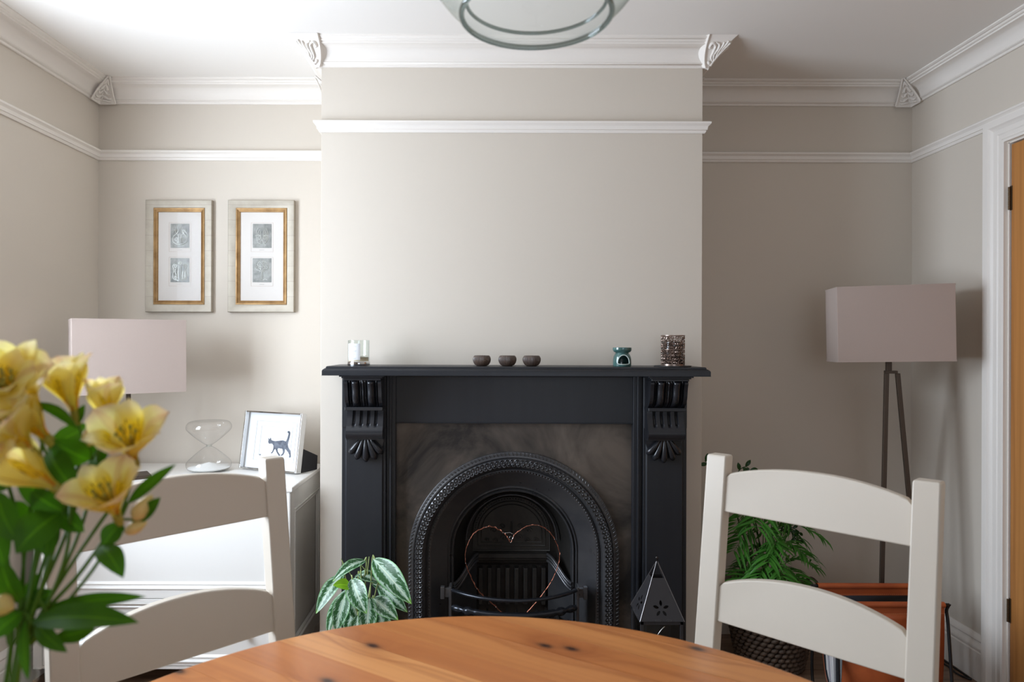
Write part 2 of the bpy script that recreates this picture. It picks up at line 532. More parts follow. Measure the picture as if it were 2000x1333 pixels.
trim2 = struct(moulding([(0, RT-0.041), (0.006, RT-0.041), (0.009, RT-0.037), (0.010, RT-0.031), (0.014, RT-0.030), (0.0145, RT-0.024), (0.016, RT-0.017), (0.021, RT-0.012), (0.025, RT-0.009), (0.026, RT-0.003), (0.022, RT), (0.010, RT), (0, RT-0.004)]), 'trim_2', M_trim, smooth=32)

# plaster leaf blocks on the cornice mitres (parts of the cornice)
def prof_at(t):
    """t 0 = bottom of the cornice, 1 = ceiling"""
    x = t*0.999; L = [0]
    for i in range(len(CP)-1): L.append(L[-1]+math.dist(CP[i], CP[i+1]))
    d = x*L[-1]
    for i in range(len(CP)-1):
        if d <= L[i+1]:
            f = (d-L[i])/max(1e-9, L[i+1]-L[i])
            return (CP[i][0]+(CP[i+1][0]-CP[i][0])*f, CP[i][1]+(CP[i+1][1]-CP[i][1])*f)
    return CP[-1]
def smooth_prof(t, lift):
    u = 0.012+0.082*t**1.25; z = CEIL-0.090+0.090*t**0.9
    return u+(lift-0.009)+0.004, min(z-(lift-0.009)*0.5, CEIL-0.0005)
def corner_block(ci, d0, d1, w0, w1, external):
    """d0/d1: directions along the two walls away from the corner; half-width at the bottom w0, top w1"""
    c = Vector(PATH[ci]); n = len(PATH)
    nn = seg_n(PATH[ci-1], PATH[ci])+seg_n(PATH[ci], PATH[(ci+1) % n])
    d0 = Vector(d0); d1 = Vector(d1)
    def S3(s, t, lift=0.009):
        u, z = smooth_prof(t, lift)
        m = c+nn*u
        w = w0+(w1-w0)*t
        p = m+(d0*(-s)*w if s < 0 else d1*s*w)
        return Vector((p.x, p.y, z))
    mb = MB()
    mb.grid(lambda a, b: S3(a*2-1, b), 16, 14)
    # rim returning to the cornice
    for sgn in (-1, 1):
        mb.grid(lambda a, b: S3(sgn, a, 0.010-0.022*b), 14, 1)
        mb.tube([S3(sgn, t/14, 0.011) for t in range(15)], 0.0035, 6)
    mb.grid(lambda a, b: S3(a*2-1, 0, 0.009)+Vector((0, 0, -0.004*b)), 16, 1)
    o = build(mb, 'leaf_block', M_plaster, trim1, smooth=45)
    return S3, o
def curl(S3, pts, r0, r1, lift=0.011):
    P = []
    n = 24
    # catmull through pts
    q = [pts[0]]+list(pts)+[pts[-1]]
    for i in range(1, len(q)-2):
        for k in range(5):
            t = k/5
            f = lambda a: 0.5*((2*q[i][a])+(-q[i-1][a]+q[i+1][a])*t+(2*q[i-1][a]-5*q[i][a]+4*q[i+1][a]-q[i+2][a])*t*t+(-q[i-1][a]+3*q[i][a]-3*q[i+1][a]+q[i+2][a])*t**3)
            P.append((f(0), f(1)))
    P.append(pts[-1])
    m = len(P)
    return [S3(a, b, lift) for a, b in P], [r0+(r1-r0)*math.sin(PI*min(1, (i+1)/m*0.9)) for i in range(m)]
for ci, d0, d1 in ((1, (0, -1), (1, 0)), (6, (-1, 0), (0, -1)), (2, (-1, 0), (0, -1)), (5, (0, -1), (1, 0))):
    S3, o = corner_block(ci, d0, d1, 0.066, 0.004, False)
    mb = MB()
    for sg in (-1, 1):
        for cp in ([(0, .9), (.35*sg, .8), (.55*sg, .68)], [(0, .72), (.3*sg, .62), (.5*sg, .5), (.62*sg, .52)], [(0, .5), (.28*sg, .42), (.5*sg, .33), (.7*sg, .38)],
                   [(0, .3), (.3*sg, .24), (.55*sg, .17), (.78*sg, .2)], [(0.05*sg, .14), (.4*sg, .1), (.72*sg, .06)]):
            pts, rr = curl(S3, cp, 0.002, 0.006)
            mb.tube(pts, rr, 6)
    mb.tube([S3(0, t/10, 0.011) for t in range(1, 10)], [0.004]*9, 6)
    build(mb, 'acanthus_relief', M_plaster, o, smooth=60)
for ci, d0, d1 in ((3, (0, 1), (1, 0)), (4, (-1, 0), (0, 1))):
    S3, o = corner_block(ci, d0, d1, 0.014, P0+0.018, True)
    mb = MB()
    for sg in (-1, 1):
        for cp in ([(.05*sg, .18), (.42*sg, .3), (.48*sg, .48), (.55*sg, .66), (.75*sg, .74), (.82*sg, .62), (.7*sg, .58)],
                   [(.03*sg, .22), (.3*sg, .36), (.32*sg, .55), (.42*sg, .70), (.6*sg, .76)],
                   [(.03*sg, .3), (.18*sg, .48), (.2*sg, .64), (.26*sg, .77)],
                   [(.03*sg, .4), (.1*sg, .56), (.1*sg, .7), (.12*sg, .8)], [(.03*sg, .1), (.4*sg, .14), (.6*sg, .2)]):
            pts, rr = curl(S3, cp, 0.002, 0.0055)
            mb.tube(pts, rr, 6)
    mb.tube([S3(0, .05+.7*t/10, 0.012) for t in range(11)], [0.004]*11, 6)
    build(mb, 'acanthus_relief', M_plaster, o, smooth=60)

# skirting boards
def skirt(name, a, b, nrm):
    a = Vector(a); b = Vector(b); nr = Vector(nrm)
    H = 0.172
    prof = [(0.0, 0), (0.020, 0), (0.020, 0.108), (0.017, 0.113), (0.019, 0.118), (0.018, 0.128), (0.012, 0.137), (0.010, 0.146), (0.013, 0.150), (0.012, 0.158), (0.006, 0.166), (0.004, H), (0, H)]
    mb = MB(); m = len(prof)
    for e in (a, b):
        for u, z in prof:
            p = e+nr*u; mb.v.append((p.x, p.y, z))
    for i in range(m-1): mb.f.append((i, i+1, m+i+1, m+i))
    mb.f.append(tuple(range(m))); mb.f.append(tuple(range(m, 2*m))[::-1])
    struct(mb, name, M_trim, smooth=30)
skirt('baseboard_left', (XL, YR), (XL, YB), (1, 0))
skirt('baseboard_back', (BX1, YB), (XR, YB), (0, -1))
skirt('baseboard_alcove', (XL, YB), (BX0, YB), (0, -1))
skirt('baseboard_chimney', (BX0+0.001, BY), (FX-0.66, BY), (0, -1)) if FX-0.66 > BX0+0.01 else None
skirt('baseboard_right', (XR, DY1+0.09), (XR, YB), (-1, 0))
skirt('baseboard_front', (XL, YR), (XR, YR), (0, 1))

# pine door with white architrave
dr = bpy.data.objects.new('door_1', None); link(dr); dr['kind'] = 'structure'; dr.location = (XR, DY1, 0); ORG['door_1'] = Vector((XR, DY1, 0))
arch_prof = [(0.0, 0), (0.0, 0.014), (0.008, 0.016), (0.012, 0.013), (0.014, 0.010), (0.030, 0.010), (0.034, 0.013), (0.050, 0.014), (0.056, 0.018), (0.060, 0.021), (0.064, 0.026), (0.072, 0.029), (0.084, 0.029), (0.086, 0.024), (0.086, 0)]
def architrave():
    mb = MB(); m = len(arch_prof)
    y0, y1, z1 = DY0+0.006, DY1-0.006+0.01, DZ+0.004
    # path: up the far side, across, down the near side; offset outwards by w
    for (w, h) in arch_prof:
        for (yy, zz) in ((y1+w, 0), (y1+w, z1+w), (y0-w, z1+w), (y0-w, 0)):
            mb.v.append((XR-h, yy, zz))
    for i in range(m-1):
        for k in range(3):
            mb.f.append((i*4+k, i*4+k+1, (i+1)*4+k+1, (i+1)*4+k))
    return mb
build(architrave(), 'architrave', M_trim, dr, smooth=30)
build(MB().box((XR+0.0, DY1-0.004, 0), (XR+T, DY1+0.0, DZ)).box((XR, DY0, 0), (XR+T, DY0+0.004, DZ)).box((XR, DY0, DZ-0.004), (XR+T, DY1, DZ)), 'door_lining', M_trim, dr)
DX = XR+0.004
leaf = build(MB().box((DX, DY1-0.10, 0.008), (DX+0.04, DY1-0.008, DZ-0.008)), 'door_stile', M_doorpine, dr, bevel=0.002)
build(MB().box((DX, DY0+0.008, 0.008), (DX+0.04, DY0+0.10, DZ-0.008)), 'door_stile', M_doorpine, dr, bevel=0.002)
ym, ys, ye = (DY0+DY1)/2, DY0+0.10, DY1-0.10
build(MB().box((DX+0.0005, ym-0.05, 0.2), (DX+0.04, ym+0.05, DZ-0.11)), 'door_muntin', M_doorpine, dr, bevel=0.002)
for z0, z1 in ((0.008, 0.21), (0.74, 0.93), (DZ-0.12, DZ-0.008)):
    build(MB().box((DX+0.0003, ys, z0), (DX+0.04, ye, z1)), 'door_rail', M_doorpine, dr, bevel=0.002)
for z0, z1 in ((0.21, 0.74), (0.93, DZ-0.12)):
    for a, b in ((ys, ym-0.05), (ym+0.05, ye)):
        build(MB().box((DX+0.012, a, z0), (DX+0.028, b, z1)), 'door_panel', M_doorpine, dr)
for hz in (at(1969, 388, 2.43).z, 0.315):
    hb = MB()
    for k in range(5): hb.lathe([(0.004, 0), (0.004, 0.0155)], 10, (XR-0.001, DY1-0.005, hz-0.04+k*0.0165))
    hb.box((XR+0.0025, DY1-0.014, hz-0.042), (XR+0.0045, DY1-0.002, hz+0.045))
    build(hb, 'hinge', paint('hinge_brass_aged', S(96, 76, 54), 0.4, 0.7), dr, smooth=40)
build(MB().ball((XR-0.05, DY0+0.07, 1.0), 0.028, 16, 10).lathe([(0.02, 0), (0.02, 0.002)], 16, (0, 0, 0)).box((XR-0.05, DY0+0.065, 0.995), (XR, DY0+0.075, 1.005)), 'door_knob', paint('brass', S(180, 150, 90), 0.3, 0.9), dr, smooth=60) if False else None
kb = MB(); kb.lathe([(0.0, 0), (0.024, 0.001), (0.024, 0.004), (0.009, 0.008), (0.009, 0.03), (0.02, 0.038), (0.026, 0.05), (0.02, 0.06), (0.0, 0.063)], 20)
kb.xf(Matrix.Translation((DX, DY0+0.06, 1.0)) @ Matrix.Rotation(-PI/2, 4, 'Y'))
build(kb, 'door_knob', paint('brass_knob', S(170, 142, 88), 0.3, 0.9), dr, smooth=60)

# windows (outside the frame; the side one lets daylight in, the rear one is added for the fill light)
def window(name, axis, c, a0, a1, z0, z1):
    w = bpy.data.objects.new(name, None); link(w); w['kind'] = 'structure'; ORG[name] = Vector((0, 0, 0))
    def bx(a, b, zz0, zz1, d0, d1):
        if axis == 'x': return MB().box((c-d1, a, zz0), (c-d0, b, zz1))
        return MB().box((a, c-d1, zz0), (b, c-d0, zz1))
    f = MB()
    for q in (bx(a0, a0+.05, z0, z1, .03, .10), bx(a1-.05, a1, z0, z1, .03, .10), bx(a0, a1, z0, z0+.06, .03, .10), bx(a0, a1, z1-.05, z1, .03, .10), bx(a0, a1, (z0+z1)/2-.02, (z0+z1)/2+.02, .03, .09)):
        f.add(q.v, q.f)
    am = (a0+a1)/2
    q = bx(am-.015, am+.015, z0, z1, .04, .085); f.add(q.v, q.f)
    build(f, 'window_frame', M_trim, w)
    q = bx(a0-.04, a1+.04, z0-.03, z0, -.06, .03); build(q, 'window_sill', M_trim, w, bevel=0.004)
window('window_1', 'x', XL, WY0, WY1, WZ0, WZ1)
window('window_fill', 'y', YR, RX0, RX1, RZ0, RZ1)

# ------------------------------------------------------------------ fire surround
fs = thing('fire_surround', 'charcoal painted wooden fire surround with carved corbels around the black arched fireplace', 'mantelpiece', (FX, BY, 0))
SZ, SY = 1.1800, 2.37
sx0, sx1 = at(627, 730, SY).x, at(1390, 730, SY).x
SB = 1.148
sh = MB()
# moulded shelf: profile swept round three sides
pr = [(0.0, SB), (0.002, SB+0.001), (0.002, SB+0.016), (0.004, SB+0.020), (0.010, SB+0.0245), (0.013, SB+0.0255), (0.014, SB+0.030), (0.017, SZ)]
n = len(pr)
for d, z in pr:
    sh.v += [(sx0+d, BY, z), (sx0+d, SY+d, z), (sx1-d, SY+d, z), (sx1-d, BY, z)]
for i in range(n-1):
    for k in range(3): sh.f.append((i*4+k, i*4+k+1, (i+1)*4+k+1, (i+1)*4+k))
sh.f += [(0, 1, 2, 3), ((n-1)*4+3, (n-1)*4+2, (n-1)*4+1, (n-1)*4)]
sh.f.append(tuple([i*4 for i in range(n)]+[])) ; sh.f.append(tuple(i*4+3 for i in range(n))[::-1])
build(sh, 'shelf', M_char, fs, smooth=30)
PY = 2.49                                             # pilaster face
for side in (0, 1):
    if side == 0: xa, xb, xi = at(667, 900, PY).x, at(753, 900, PY).x, at(772, 900, PY+.03).x
    else: xa, xb, xi = at(1342, 900, PY).x, at(1257, 900, PY).x, at(1237, 900, PY+.03).x
    s = 1 if side == 0 else -1
    mb = MB()
    mb.box((xa, PY+0.006, 0), (xb, BY-0.0005, SB))                # core
    # raised face with chamfered long edges
    g = 0.012
    ztop = at(700, 738, PY).z; zc = at(700, 842, PY).z
    p = [(xa+s*g, PY+0.006), (xa+s*(g+0.005), PY), (xb-s*(g*0.7+0.004), PY), (xb-s*g*0.7, PY+0.006)]
    b0 = len(mb.v)
    for z in (0.14, zc): mb.v += [(x, y, z) for x, y in p]
    mb.f += [(b0, b0+1, b0+5, b0+4), (b0+1, b0+2, b0+6, b0+5), (b0+2, b0+3, b0+7, b0+6), (b0+4, b0+5, b0+6, b0+7), (b0, b0+1, b0+2, b0+3)]
    mb.box((xa+s*0.001, PY, zc+0.012), (xb-s*0.001, PY+0.007, SB))
    mb.box((xa-s*0.006, PY-0.012, 0), (xb+s*0.002, PY+0.006, 0.14))          # plinth
    build(mb, 'pilaster', M_char, fs, bevel=0.0015)
    mb = MB().box((xb, PY+0.022, 0), (xi+s*0.002, BY-0.0005, SB)).box((xb+s*0.012, PY+0.012, 0), (xb+s*0.020, BY-0.0005, SB))
    build(mb, 'inner_slip', M_char, fs, bevel=0.0015)
    # corbel
    cxm = at(711 if side == 0 else 1302.5, 850, 2.43).x
    hw = 0.0655
    def zz(py, Y): return at(950, py, Y).z
    z_t, z_l1, z_l1b, z_l2, z_s = zz(744, 2.40), zz(796, 2.43), zz(803, 2.43), zz(858, 2.44), zz(901, 2.48)
    CY0 = PY
    cap = MB()
    for k, (e, dz0, dz1, dd) in enumerate(((0.000, 0.000, 0.008, 0.105), (0.006, 0.008, 0.013, 0.111), (0.013, 0.013, 0.0205, 0.117))):
        cap.box((cxm-hw-e, CY0-dd, z_t+dz0), (cxm+hw+e, CY0+0.002, z_t+dz1 if k < 2 else SB))
    co = build(cap, 'corbel', M_corbel, fs, bevel=0.0015)
    def up(a, b):
        x = (a*2-1)*hw; z = z_l1+(z_t-z_l1)*b
        base = 0.056+0.040*(math.sin((b-0.12)*PI*0.5))*(1 if b > .12 else 0.3)+0.006*math.sin(b*PI*2)
        q = abs(x)/hw
        rib = 0
        for c0, w0, am in ((0.42, 0.21, 0.018), (0.0, 0.075, 0.012), (0.135, 0.05, 0.009), (0.72, 0.05, 0.010)):
            d = abs(q-c0)/w0
            if d < 1: rib = max(rib, am*math.sqrt(1-d*d))
        if q > 0.80: rib = 0.013
        fade = min(1, (1-b)*8+0.25)*min(1, b*7+0.1)
        return (cxm+x, CY0-base-rib*fade+0.006, z)
    build(MB().relief(up, 64, 24, CY0+0.001), 'scroll_ribs', M_corbel, co, smooth=55)
    build(MB().box((cxm-hw-0.002, CY0-0.070, z_l1b), (cxm+hw+0.002, CY0+0.001, z_l1)), 'fillet', M_corbel, co, bevel=0.002)
    def mid(a, b):
        x = (a*2-1)*hw; z = z_l2+(z_l1b-z_l2)*b
        q = abs(b-0.20)
        base = 0.046+0.012*math.cos((b-0.15)*PI*1.15)+(0.006 if b < 0.42 and b > 0.0 else 0)*math.sin(min(1, max(0, b/0.42))*PI)
        gv = 0
        if b > 0.42:
            for c0 in (-0.6, -0.2, 0.2, 0.6):
                d = (x/hw-c0)/0.075
                if abs(d) < 1: gv = max(gv, 0.009*min(1, (b-0.42)*10)*(1-d*d*0.6))
        return (cxm+x, CY0-base+gv, z)
    build(MB().relief(mid, 60, 28, CY0+0.001), 'fluted_scroll', M_corbel, co, smooth=50)
    build(MB().box((cxm-hw-0.001, CY0-0.050, z_l2-0.005), (cxm+hw+0.001, CY0+0.001, z_l2)), 'fillet', M_corbel, co, bevel=0.0015)
    hz = z_l2-z_s
    shb = MB()
    shb.poly([(cxm+hw*0.97*math.cos(g*PI/14)*(1 if True else 0), CY0-0.014, z_l2-0.004-(hz*0.86)*math.sin(g*PI/14)) for g in range(0, 15)], (0, -1, 0), 0.014)
    for k in (-2, -1, 0, 1, 2):
        a = math.radians(90-21*k*1.0); L = hz*(0.97 if k == 0 else 0.93 if abs(k) == 1 else 0.84)
        ex = math.cos(a)*L*1.22; ez = math.sin(a)*L
        sx = k*0.0100
        pts = []
        for i in range(11):
            t = i/10
            pts.append((cxm+sx*(1-t)+(ex)*t**1.15+sx*0.0, CY0-0.030+0.016*t*t*t, z_l2-0.004-ez*t))
        shb.tube(pts, [(0.0048+0.0102*(i/10)**0.8)*(1 if i < 9 else 0.80 if i == 9 else 0.38) for i in range(11)], 10, flat=1.0)
    build(shb, 'shell_leaf', M_corbel, co, smooth=60)
xi0, xi1 = at(772, 900, 2.53).x, at(1237, 900, 2.53).x
fz0, fz1 = at(1000, 828, 2.525).z, SB
fb = MB().box((xi0-0.02, 2.525, fz0), (xi1+0.02, BY-0.0005, fz1))
fb.box((xi0-0.001, 2.521, fz0), (xi1+0.001, 2.526, fz0+0.004))
build(fb, 'frieze_board', M_char, fs, bevel=0.0015)
build(MB().box((xi0-0.002, 2.512, SB-0.010), (xi1+0.002, 2.5255, SB)), 'bed_moulding', M_char, fs, bevel=0.003)

# ------------------------------------------------------------------ cast iron fireplace insert
ci = thing('fireplace_insert', 'black cast iron arched fireplace insert with leaf-moulded arch inside the charcoal surround', 'fireplace', (FX, BY-0.03, 0))
ZC = at(1003, 1088, 2.545).z; PL = 2.545
def A(R, Y, k, n=48):
    """arch path: k in 0..1"""
    L = ZC*2+PI*R; d = k*L
    if d < ZC: return Vector((FX-R, Y, d)), Vector((-1, 0, 0))
    if d > L-ZC: return Vector((FX+R, Y, L-d)), Vector((1, 0, 0))
    g = PI-(d-ZC)/R
    return Vector((FX+R*math.cos(g), Y, ZC+R*math.sin(g))), Vector((math.cos(g), 0, math.sin(g)))
def arch_sweep(prof, ns=80):
    ks = []
    mb = MB()
    path = [(0, z/8*ZC) for z in range(8)] + [(1, i/ns) for i in range(ns+1)] + [(2, ZC*(1-(i+1)/8)) for i in range(8)]
    for (R, Y) in prof:
        for (t, q) in path:
            if t == 0: mb.v.append((FX-R, Y, q))
            elif t == 2: mb.v.append((FX+R, Y, q))
            else:
                g = PI*(1-q); mb.v.append((FX+R*math.cos(g), Y, ZC+R*math.sin(g)))
    m = len(path)
    for i in range(len(prof)-1):
        for k in range(m-1): mb.f.append((i*m+k, i*m+k+1, (i+1)*m+k+1, (i+1)*m+k))
    return mb
R0 = 0.388
pts = [(xi0-0.004, PL, 0), (xi0-0.004, PL, fz0-0.001), (xi1+0.004, PL, fz0-0.001), (xi1+0.004, PL, 0), (FX+R0-0.01, PL, 0)]
pts += [(FX+(R0-0.01)*math.cos(g*PI/48), PL, ZC+(R0-0.01)*math.sin(g*PI/48)) for g in range(49)] + [(FX-R0+0.01, PL, 0)]
build(MB().poly(pts, (0, -1, 0), 0.012), 'face_plate', M_iron, ci)
build(arch_sweep([(R0+0.005, PL), (R0+0.004, PL-0.008), (R0, PL-0.010), (R0-0.006, PL-0.010), (R0-0.010, PL-0.013), (R0-0.014, PL-0.014), (R0-0.018, PL-0.013),
      (R0-0.020, PL-0.010), (R0-0.026, PL-0.016), (R0-0.036, PL-0.018), (R0-0.046, PL-0.015), (R0-0.052, PL-0.008), (R0-0.056, PL-0.004)]), 'arch_band', M_iron2, ci, smooth=50)
# leaf scrolls on the band
lb = MB()
Rm = R0-0.036
Ltot = 2*ZC+PI*Rm; nL = 112
for i in range(nL):
    k = (i+0.5)/nL
    c, nr = A(Rm, PL-0.018, k); tg = Vector((nr.z, 0, -nr.x))
    for sgn, off in ((1, 0.0), (-1, 0.5)):
        c2, nr = A(Rm, PL-0.018, (i+0.5+off*0.9)/nL if i < nL-1 else k); tg = Vector((nr.z, 0, -nr.x))
        pp = []
        for q in range(7):
            a = -0.5+q*0.62
            r = 0.0102
            pp.append(c2+nr*sgn*(0.0035+r*math.sin(a)*0.95)-tg*(r*0.72*math.cos(a))+Vector((0, 0.003*abs(q-3)/3-0.0015, 0)))
        lb.tube(pp, [0.0016, 0.0026, 0.0031, 0.0031, 0.0028, 0.0020, 0.001], 5)
        lb.ball(c2+nr*sgn*0.004+Vector((0, -0.001, 0)), 0.0046, 6, 4, (1, 0.8, 1))
build(lb, 'leaf_scroll_band', M_iron2, ci, smooth=70)
rb = MB(); Rr = R0-0.003; nR = 150
for i in range(nR):
    c, nr = A(Rr, PL-0.0115, (i+0.5)/nR); tg = Vector((nr.z, 0, -nr.x))
    rb.tube([c+nr*0.0055-tg*0.003, c+nr*0.001+tg*0.001+Vector((0, -0.002, 0)), c-nr*0.0055+tg*0.004], [0.0012, 0.0026, 0.0014], 5)
build(rb, 'rope_edge', M_iron2, ci, smooth=70)
build(arch_sweep([(R0-0.056, PL-0.004), (R0-0.058, PL+0.010), (R0-0.062, PL+0.016), (R0-0.066, PL+0.012), (R0-0.068, PL+0.012)]), 'cove_ring', M_iron2, ci, smooth=50)
bd = MB(); Rb = R0-0.0715; nB = 165
for i in range(nB):
    c, nr = A(Rb, PL+0.011, (i+0.5)/nB)
    bd.ball(c, 0.0040, 6, 4)
build(bd, 'bead_ring', M_iron2, ci, smooth=70)
build(arch_sweep([(R0-0.068, PL+0.014), (R0-0.076, PL+0.014), (R0-0.080, PL+0.018), (R0-0.110, PL+0.045), (R0-0.150, PL+0.080), (0.2525, PL+0.090)]), 'splayed_ring', M_iron2, ci, smooth=60)
build(arch_sweep([(0.2525, PL+0.092), (0.252, PL+0.076), (0.249, PL+0.069), (0.244, PL+0.067), (0.240, PL+0.071), (0.238, PL+0.077), (0.2355, PL+0.072), (0.232, PL+0.068), (0.228, PL+0.070), (0.226, PL+0.078), (0.226, PL+0.12)]), 'inner_moulding', M_iron2, ci, smooth=50)
build(arch_sweep([(0.226, PL+0.12), (0.205, PL+0.19), (0.186, PL+0.235), (0.184, PL+0.235)]), 'fire_cheek', M_iron3, ci, smooth=60)
FB = PL+0.24
build(MB().tube([(FX+0.182*math.cos(PI-g*PI/40), PL+0.20, ZC+0.005+0.182*math.sin(PI-g*PI/40)) for g in range(41)], 0.0045, 8), 'inner_arch_rib', M_iron2, ci, smooth=60)
build(MB().box((FX-0.30, FB, 0), (FX+0.30, FB+0.015, 0.88)), 'fireback', M_iron3, ci)
lid = MB()
lz = at(1000, 1075, FB).z
Rl = 0.158
lid.poly([(FX-Rl, FB-0.012, lz)]+[(FX+Rl*math.cos(PI-g*PI/30), FB-0.012, ZC+0.03+Rl*math.sin(PI-g*PI/30)*0.92) for g in range(31)]+[(FX+Rl, FB-0.012, lz)], (0, -1, 0), 0.014)
lo = build(lid, 'damper_lid', M_iron3, ci)
lr = MB()
for rr, tr in ((Rl-0.002, 0.003), (Rl-0.022, 0.0022), (Rl-0.036, 0.0018)):
    e = Rl-rr
    lr.tube([(FX-rr, FB-0.014, lz+e)]+[(FX+rr*math.cos(PI-g*PI/30), FB-0.014, ZC+0.03+rr*math.sin(PI-g*PI/30)*0.92) for g in range(31)]+[(FX+rr, FB-0.014, lz+e)], tr, 6, closed=True)
for i in range(40):
    g = PI*(i+.5)/40; r = Rl-0.012
    lr.ball((FX+r*math.cos(g), FB-0.014, ZC+0.03+r*0.92*math.sin(g)), 0.0035, 6, 4)
for s in (-1, 1):
    for (x0, z0, r) in ((0.03, 0.0, 0.014), (0.062, -0.012, 0.011), (0.035, 0.045, 0.012), (0.07, 0.03, 0.013), (0.098, -0.008, 0.009)):
        cz = lz+0.055+z0
        lr.tube([(FX+s*(x0+(r*(1-q/16))*math.cos(q*0.55)), FB-0.014, cz+(r*(1-q/16))*math.sin(q*0.55)) for q in range(14)], [0.0024]*14, 5)
lr.tube([(FX, FB-0.015, lz+0.04), (FX, FB-0.018, lz+0.12)], [0.005, 0.003], 6)
build(lr, 'ornament', M_iron3, lo, smooth=60)
# ledge over the ribs and the two flaring cheeks
lz1, lz0 = at(1000, 1079, FB-0.03).z, at(1000, 1108, FB-0.03).z
lx0, lx1 = at(933, 1090, FB-0.03).x, at(1068, 1090, FB-0.03).x
def ledge_prof(t):
    # (depth, z) of moulding, t 0..1
    P = [(0.0, lz0), (0.012, lz0+0.002), (0.016, lz0+0.010), (0.022, lz0+0.014), (0.026, lz0+0.024), (0.034, lz0+0.028), (0.036, lz0+0.036), (0.042, lz0+0.040), (0.042, lz1-0.004), (0.030, lz1), (0, lz1)]
    return P
lm = MB(); P = ledge_prof(0)
for x in (lx0, lx1): lm.v += [(x, FB-d, z) for d, z in P]
m = len(P)
for i in range(m-1): lm.f.append((i, i+1, m+i+1, m+i))
build(lm, 'fireback_ledge', M_iron3, ci, smooth=30)
for s, xe, px in ((-1, lx0, 888), (1, lx1, 1116)):
    mb = MB()
    e = at(px, 1140, PL+0.075)
    n = 14; rows = []
    for i in range(n+1):
        t = i/n
        sm = t*t*(3-2*t)
        x = xe+(e.x-xe)*t; zt = lz1+(e.z+0.004-lz1)*sm; y = FB-0.042*(1-t)-(FB-PL-0.075)*t
        rows.append([(x, y, zt), (x+s*0.002, y-0.006, zt-0.004), (x+s*0.002, y-0.004, zt-0.012), (x+s*0.003, y-0.010, zt-0.016), (x+s*0.003, y-0.006, zt-0.026), (x+s*0.004, y-0.008, zt-0.030), (x+s*0.004, y, zt-0.036)])
    for r in rows: mb.v += r
    k = len(rows[0])
    for i in range(n):
        for j in range(k-1): mb.f.append((i*k+j, i*k+j+1, (i+1)*k+j+1, (i+1)*k+j))
    for off in (0.0, 0.0125, 0.025):
        mb.tube([Vector(r[0])+Vector((s*0.001, -0.008, -0.003-off)) for r in rows], 0.0068 if off != 0.0125 else 0.0045, 8)
    # cheek plate below
    b = len(mb.v)
    for i in range(n+1):
        x, y, z = rows[i][-1]; mb.v += [(x, y, z), (x, y, 0.0)]
    for i in range(n): mb.f.append((b+2*i, b+2*i+1, b+2*i+3, b+2*i+2))
    build(mb, 'cheek_moulding', M_iron2, ci, smooth=50)
zr1, zr0 = lz0-0.004, at(1000, 1166, FB-0.02).z
for i in range(8):
    x = lx0+0.012+(lx1-lx0-0.024)*i/7
    build(MB().box((x-0.0092, FB-0.034, zr0-0.03), (x+0.0092, FB, zr1)), 'fireback_rib', M_iron3, ci, bevel=0.004)
# bowed grate
gr = MB()
gx0, gx1 = at(880, 1149, PL-0.01).x, at(1128, 1148, PL-0.01).x
gz1, gz2 = at(1000, 1149, PL-0.005).z-0.004, at(1000, 1184, PL-0.005).z-0.002
def bow(z, depth, n=24, inset=0):
    out = []
    for i in range(n+1):
        t = i/n; out.append(Vector((gx0+inset+(gx1-gx0-2*inset)*t, PL-0.008-depth*(1-(2*t-1)**2)**0.9, z)))
    return out
grt = build(MB().tube(bow(gz1, 0.115), [0.0085]*25, 10, flat=0.8), 'grate_bar', M_bar, ci, smooth=60)
p2 = bow(gz2, 0.085, 40)
rr = []
for i in range(41):
    e = min(i, 40-i)
    rr.append([0.007, 0.011, 0.014, 0.012, 0.008, 0.015, 0.016, 0.010, 0.013][e] if e < 9 else 0.0115)
build(MB().tube(p2, rr, 12), 'grate_bar', M_bar, ci, smooth=60)
for dz in (0.07, 0.13):
    build(MB().tube(bow(gz2-dz, 0.10), [0.0085]*25, 10), 'grate_bar', M_bar, ci, smooth=60)
for s, x in ((-1, gx0), (1, gx1)):
    mb = MB().box((x-0.005, PL-0.022, 0.03), (x+0.005, PL+0.03, gz1+0.012))
    mb.box((x, PL-0.012, gz1-0.030), (x+s*0.034, PL+0.004, gz1+0.004)).box((x+s*0.022, PL-0.016, gz1-0.036), (x+s*0.037, PL+0.004, gz1+0.010))
    build(mb, 'grate_bracket', M_iron2, ci, bevel=0.002)
tray = MB()
for i in range(12):
    x = gx0+0.02+(gx1-gx0-0.04)*i/11
    tray.box((x-0.004, PL-0.02, gz2-0.10), (x+0.004, FB-0.03, gz2-0.088))
tray.box((gx0, PL+0.0, gz2-0.112), (gx1, PL+0.012, gz2-0.10)).box((gx0+0.03, FB-0.06, gz2-0.112), (gx1-0.03, FB-0.048, gz2-0.10))
build(tray, 'grate_floor', M_iron3, ci)

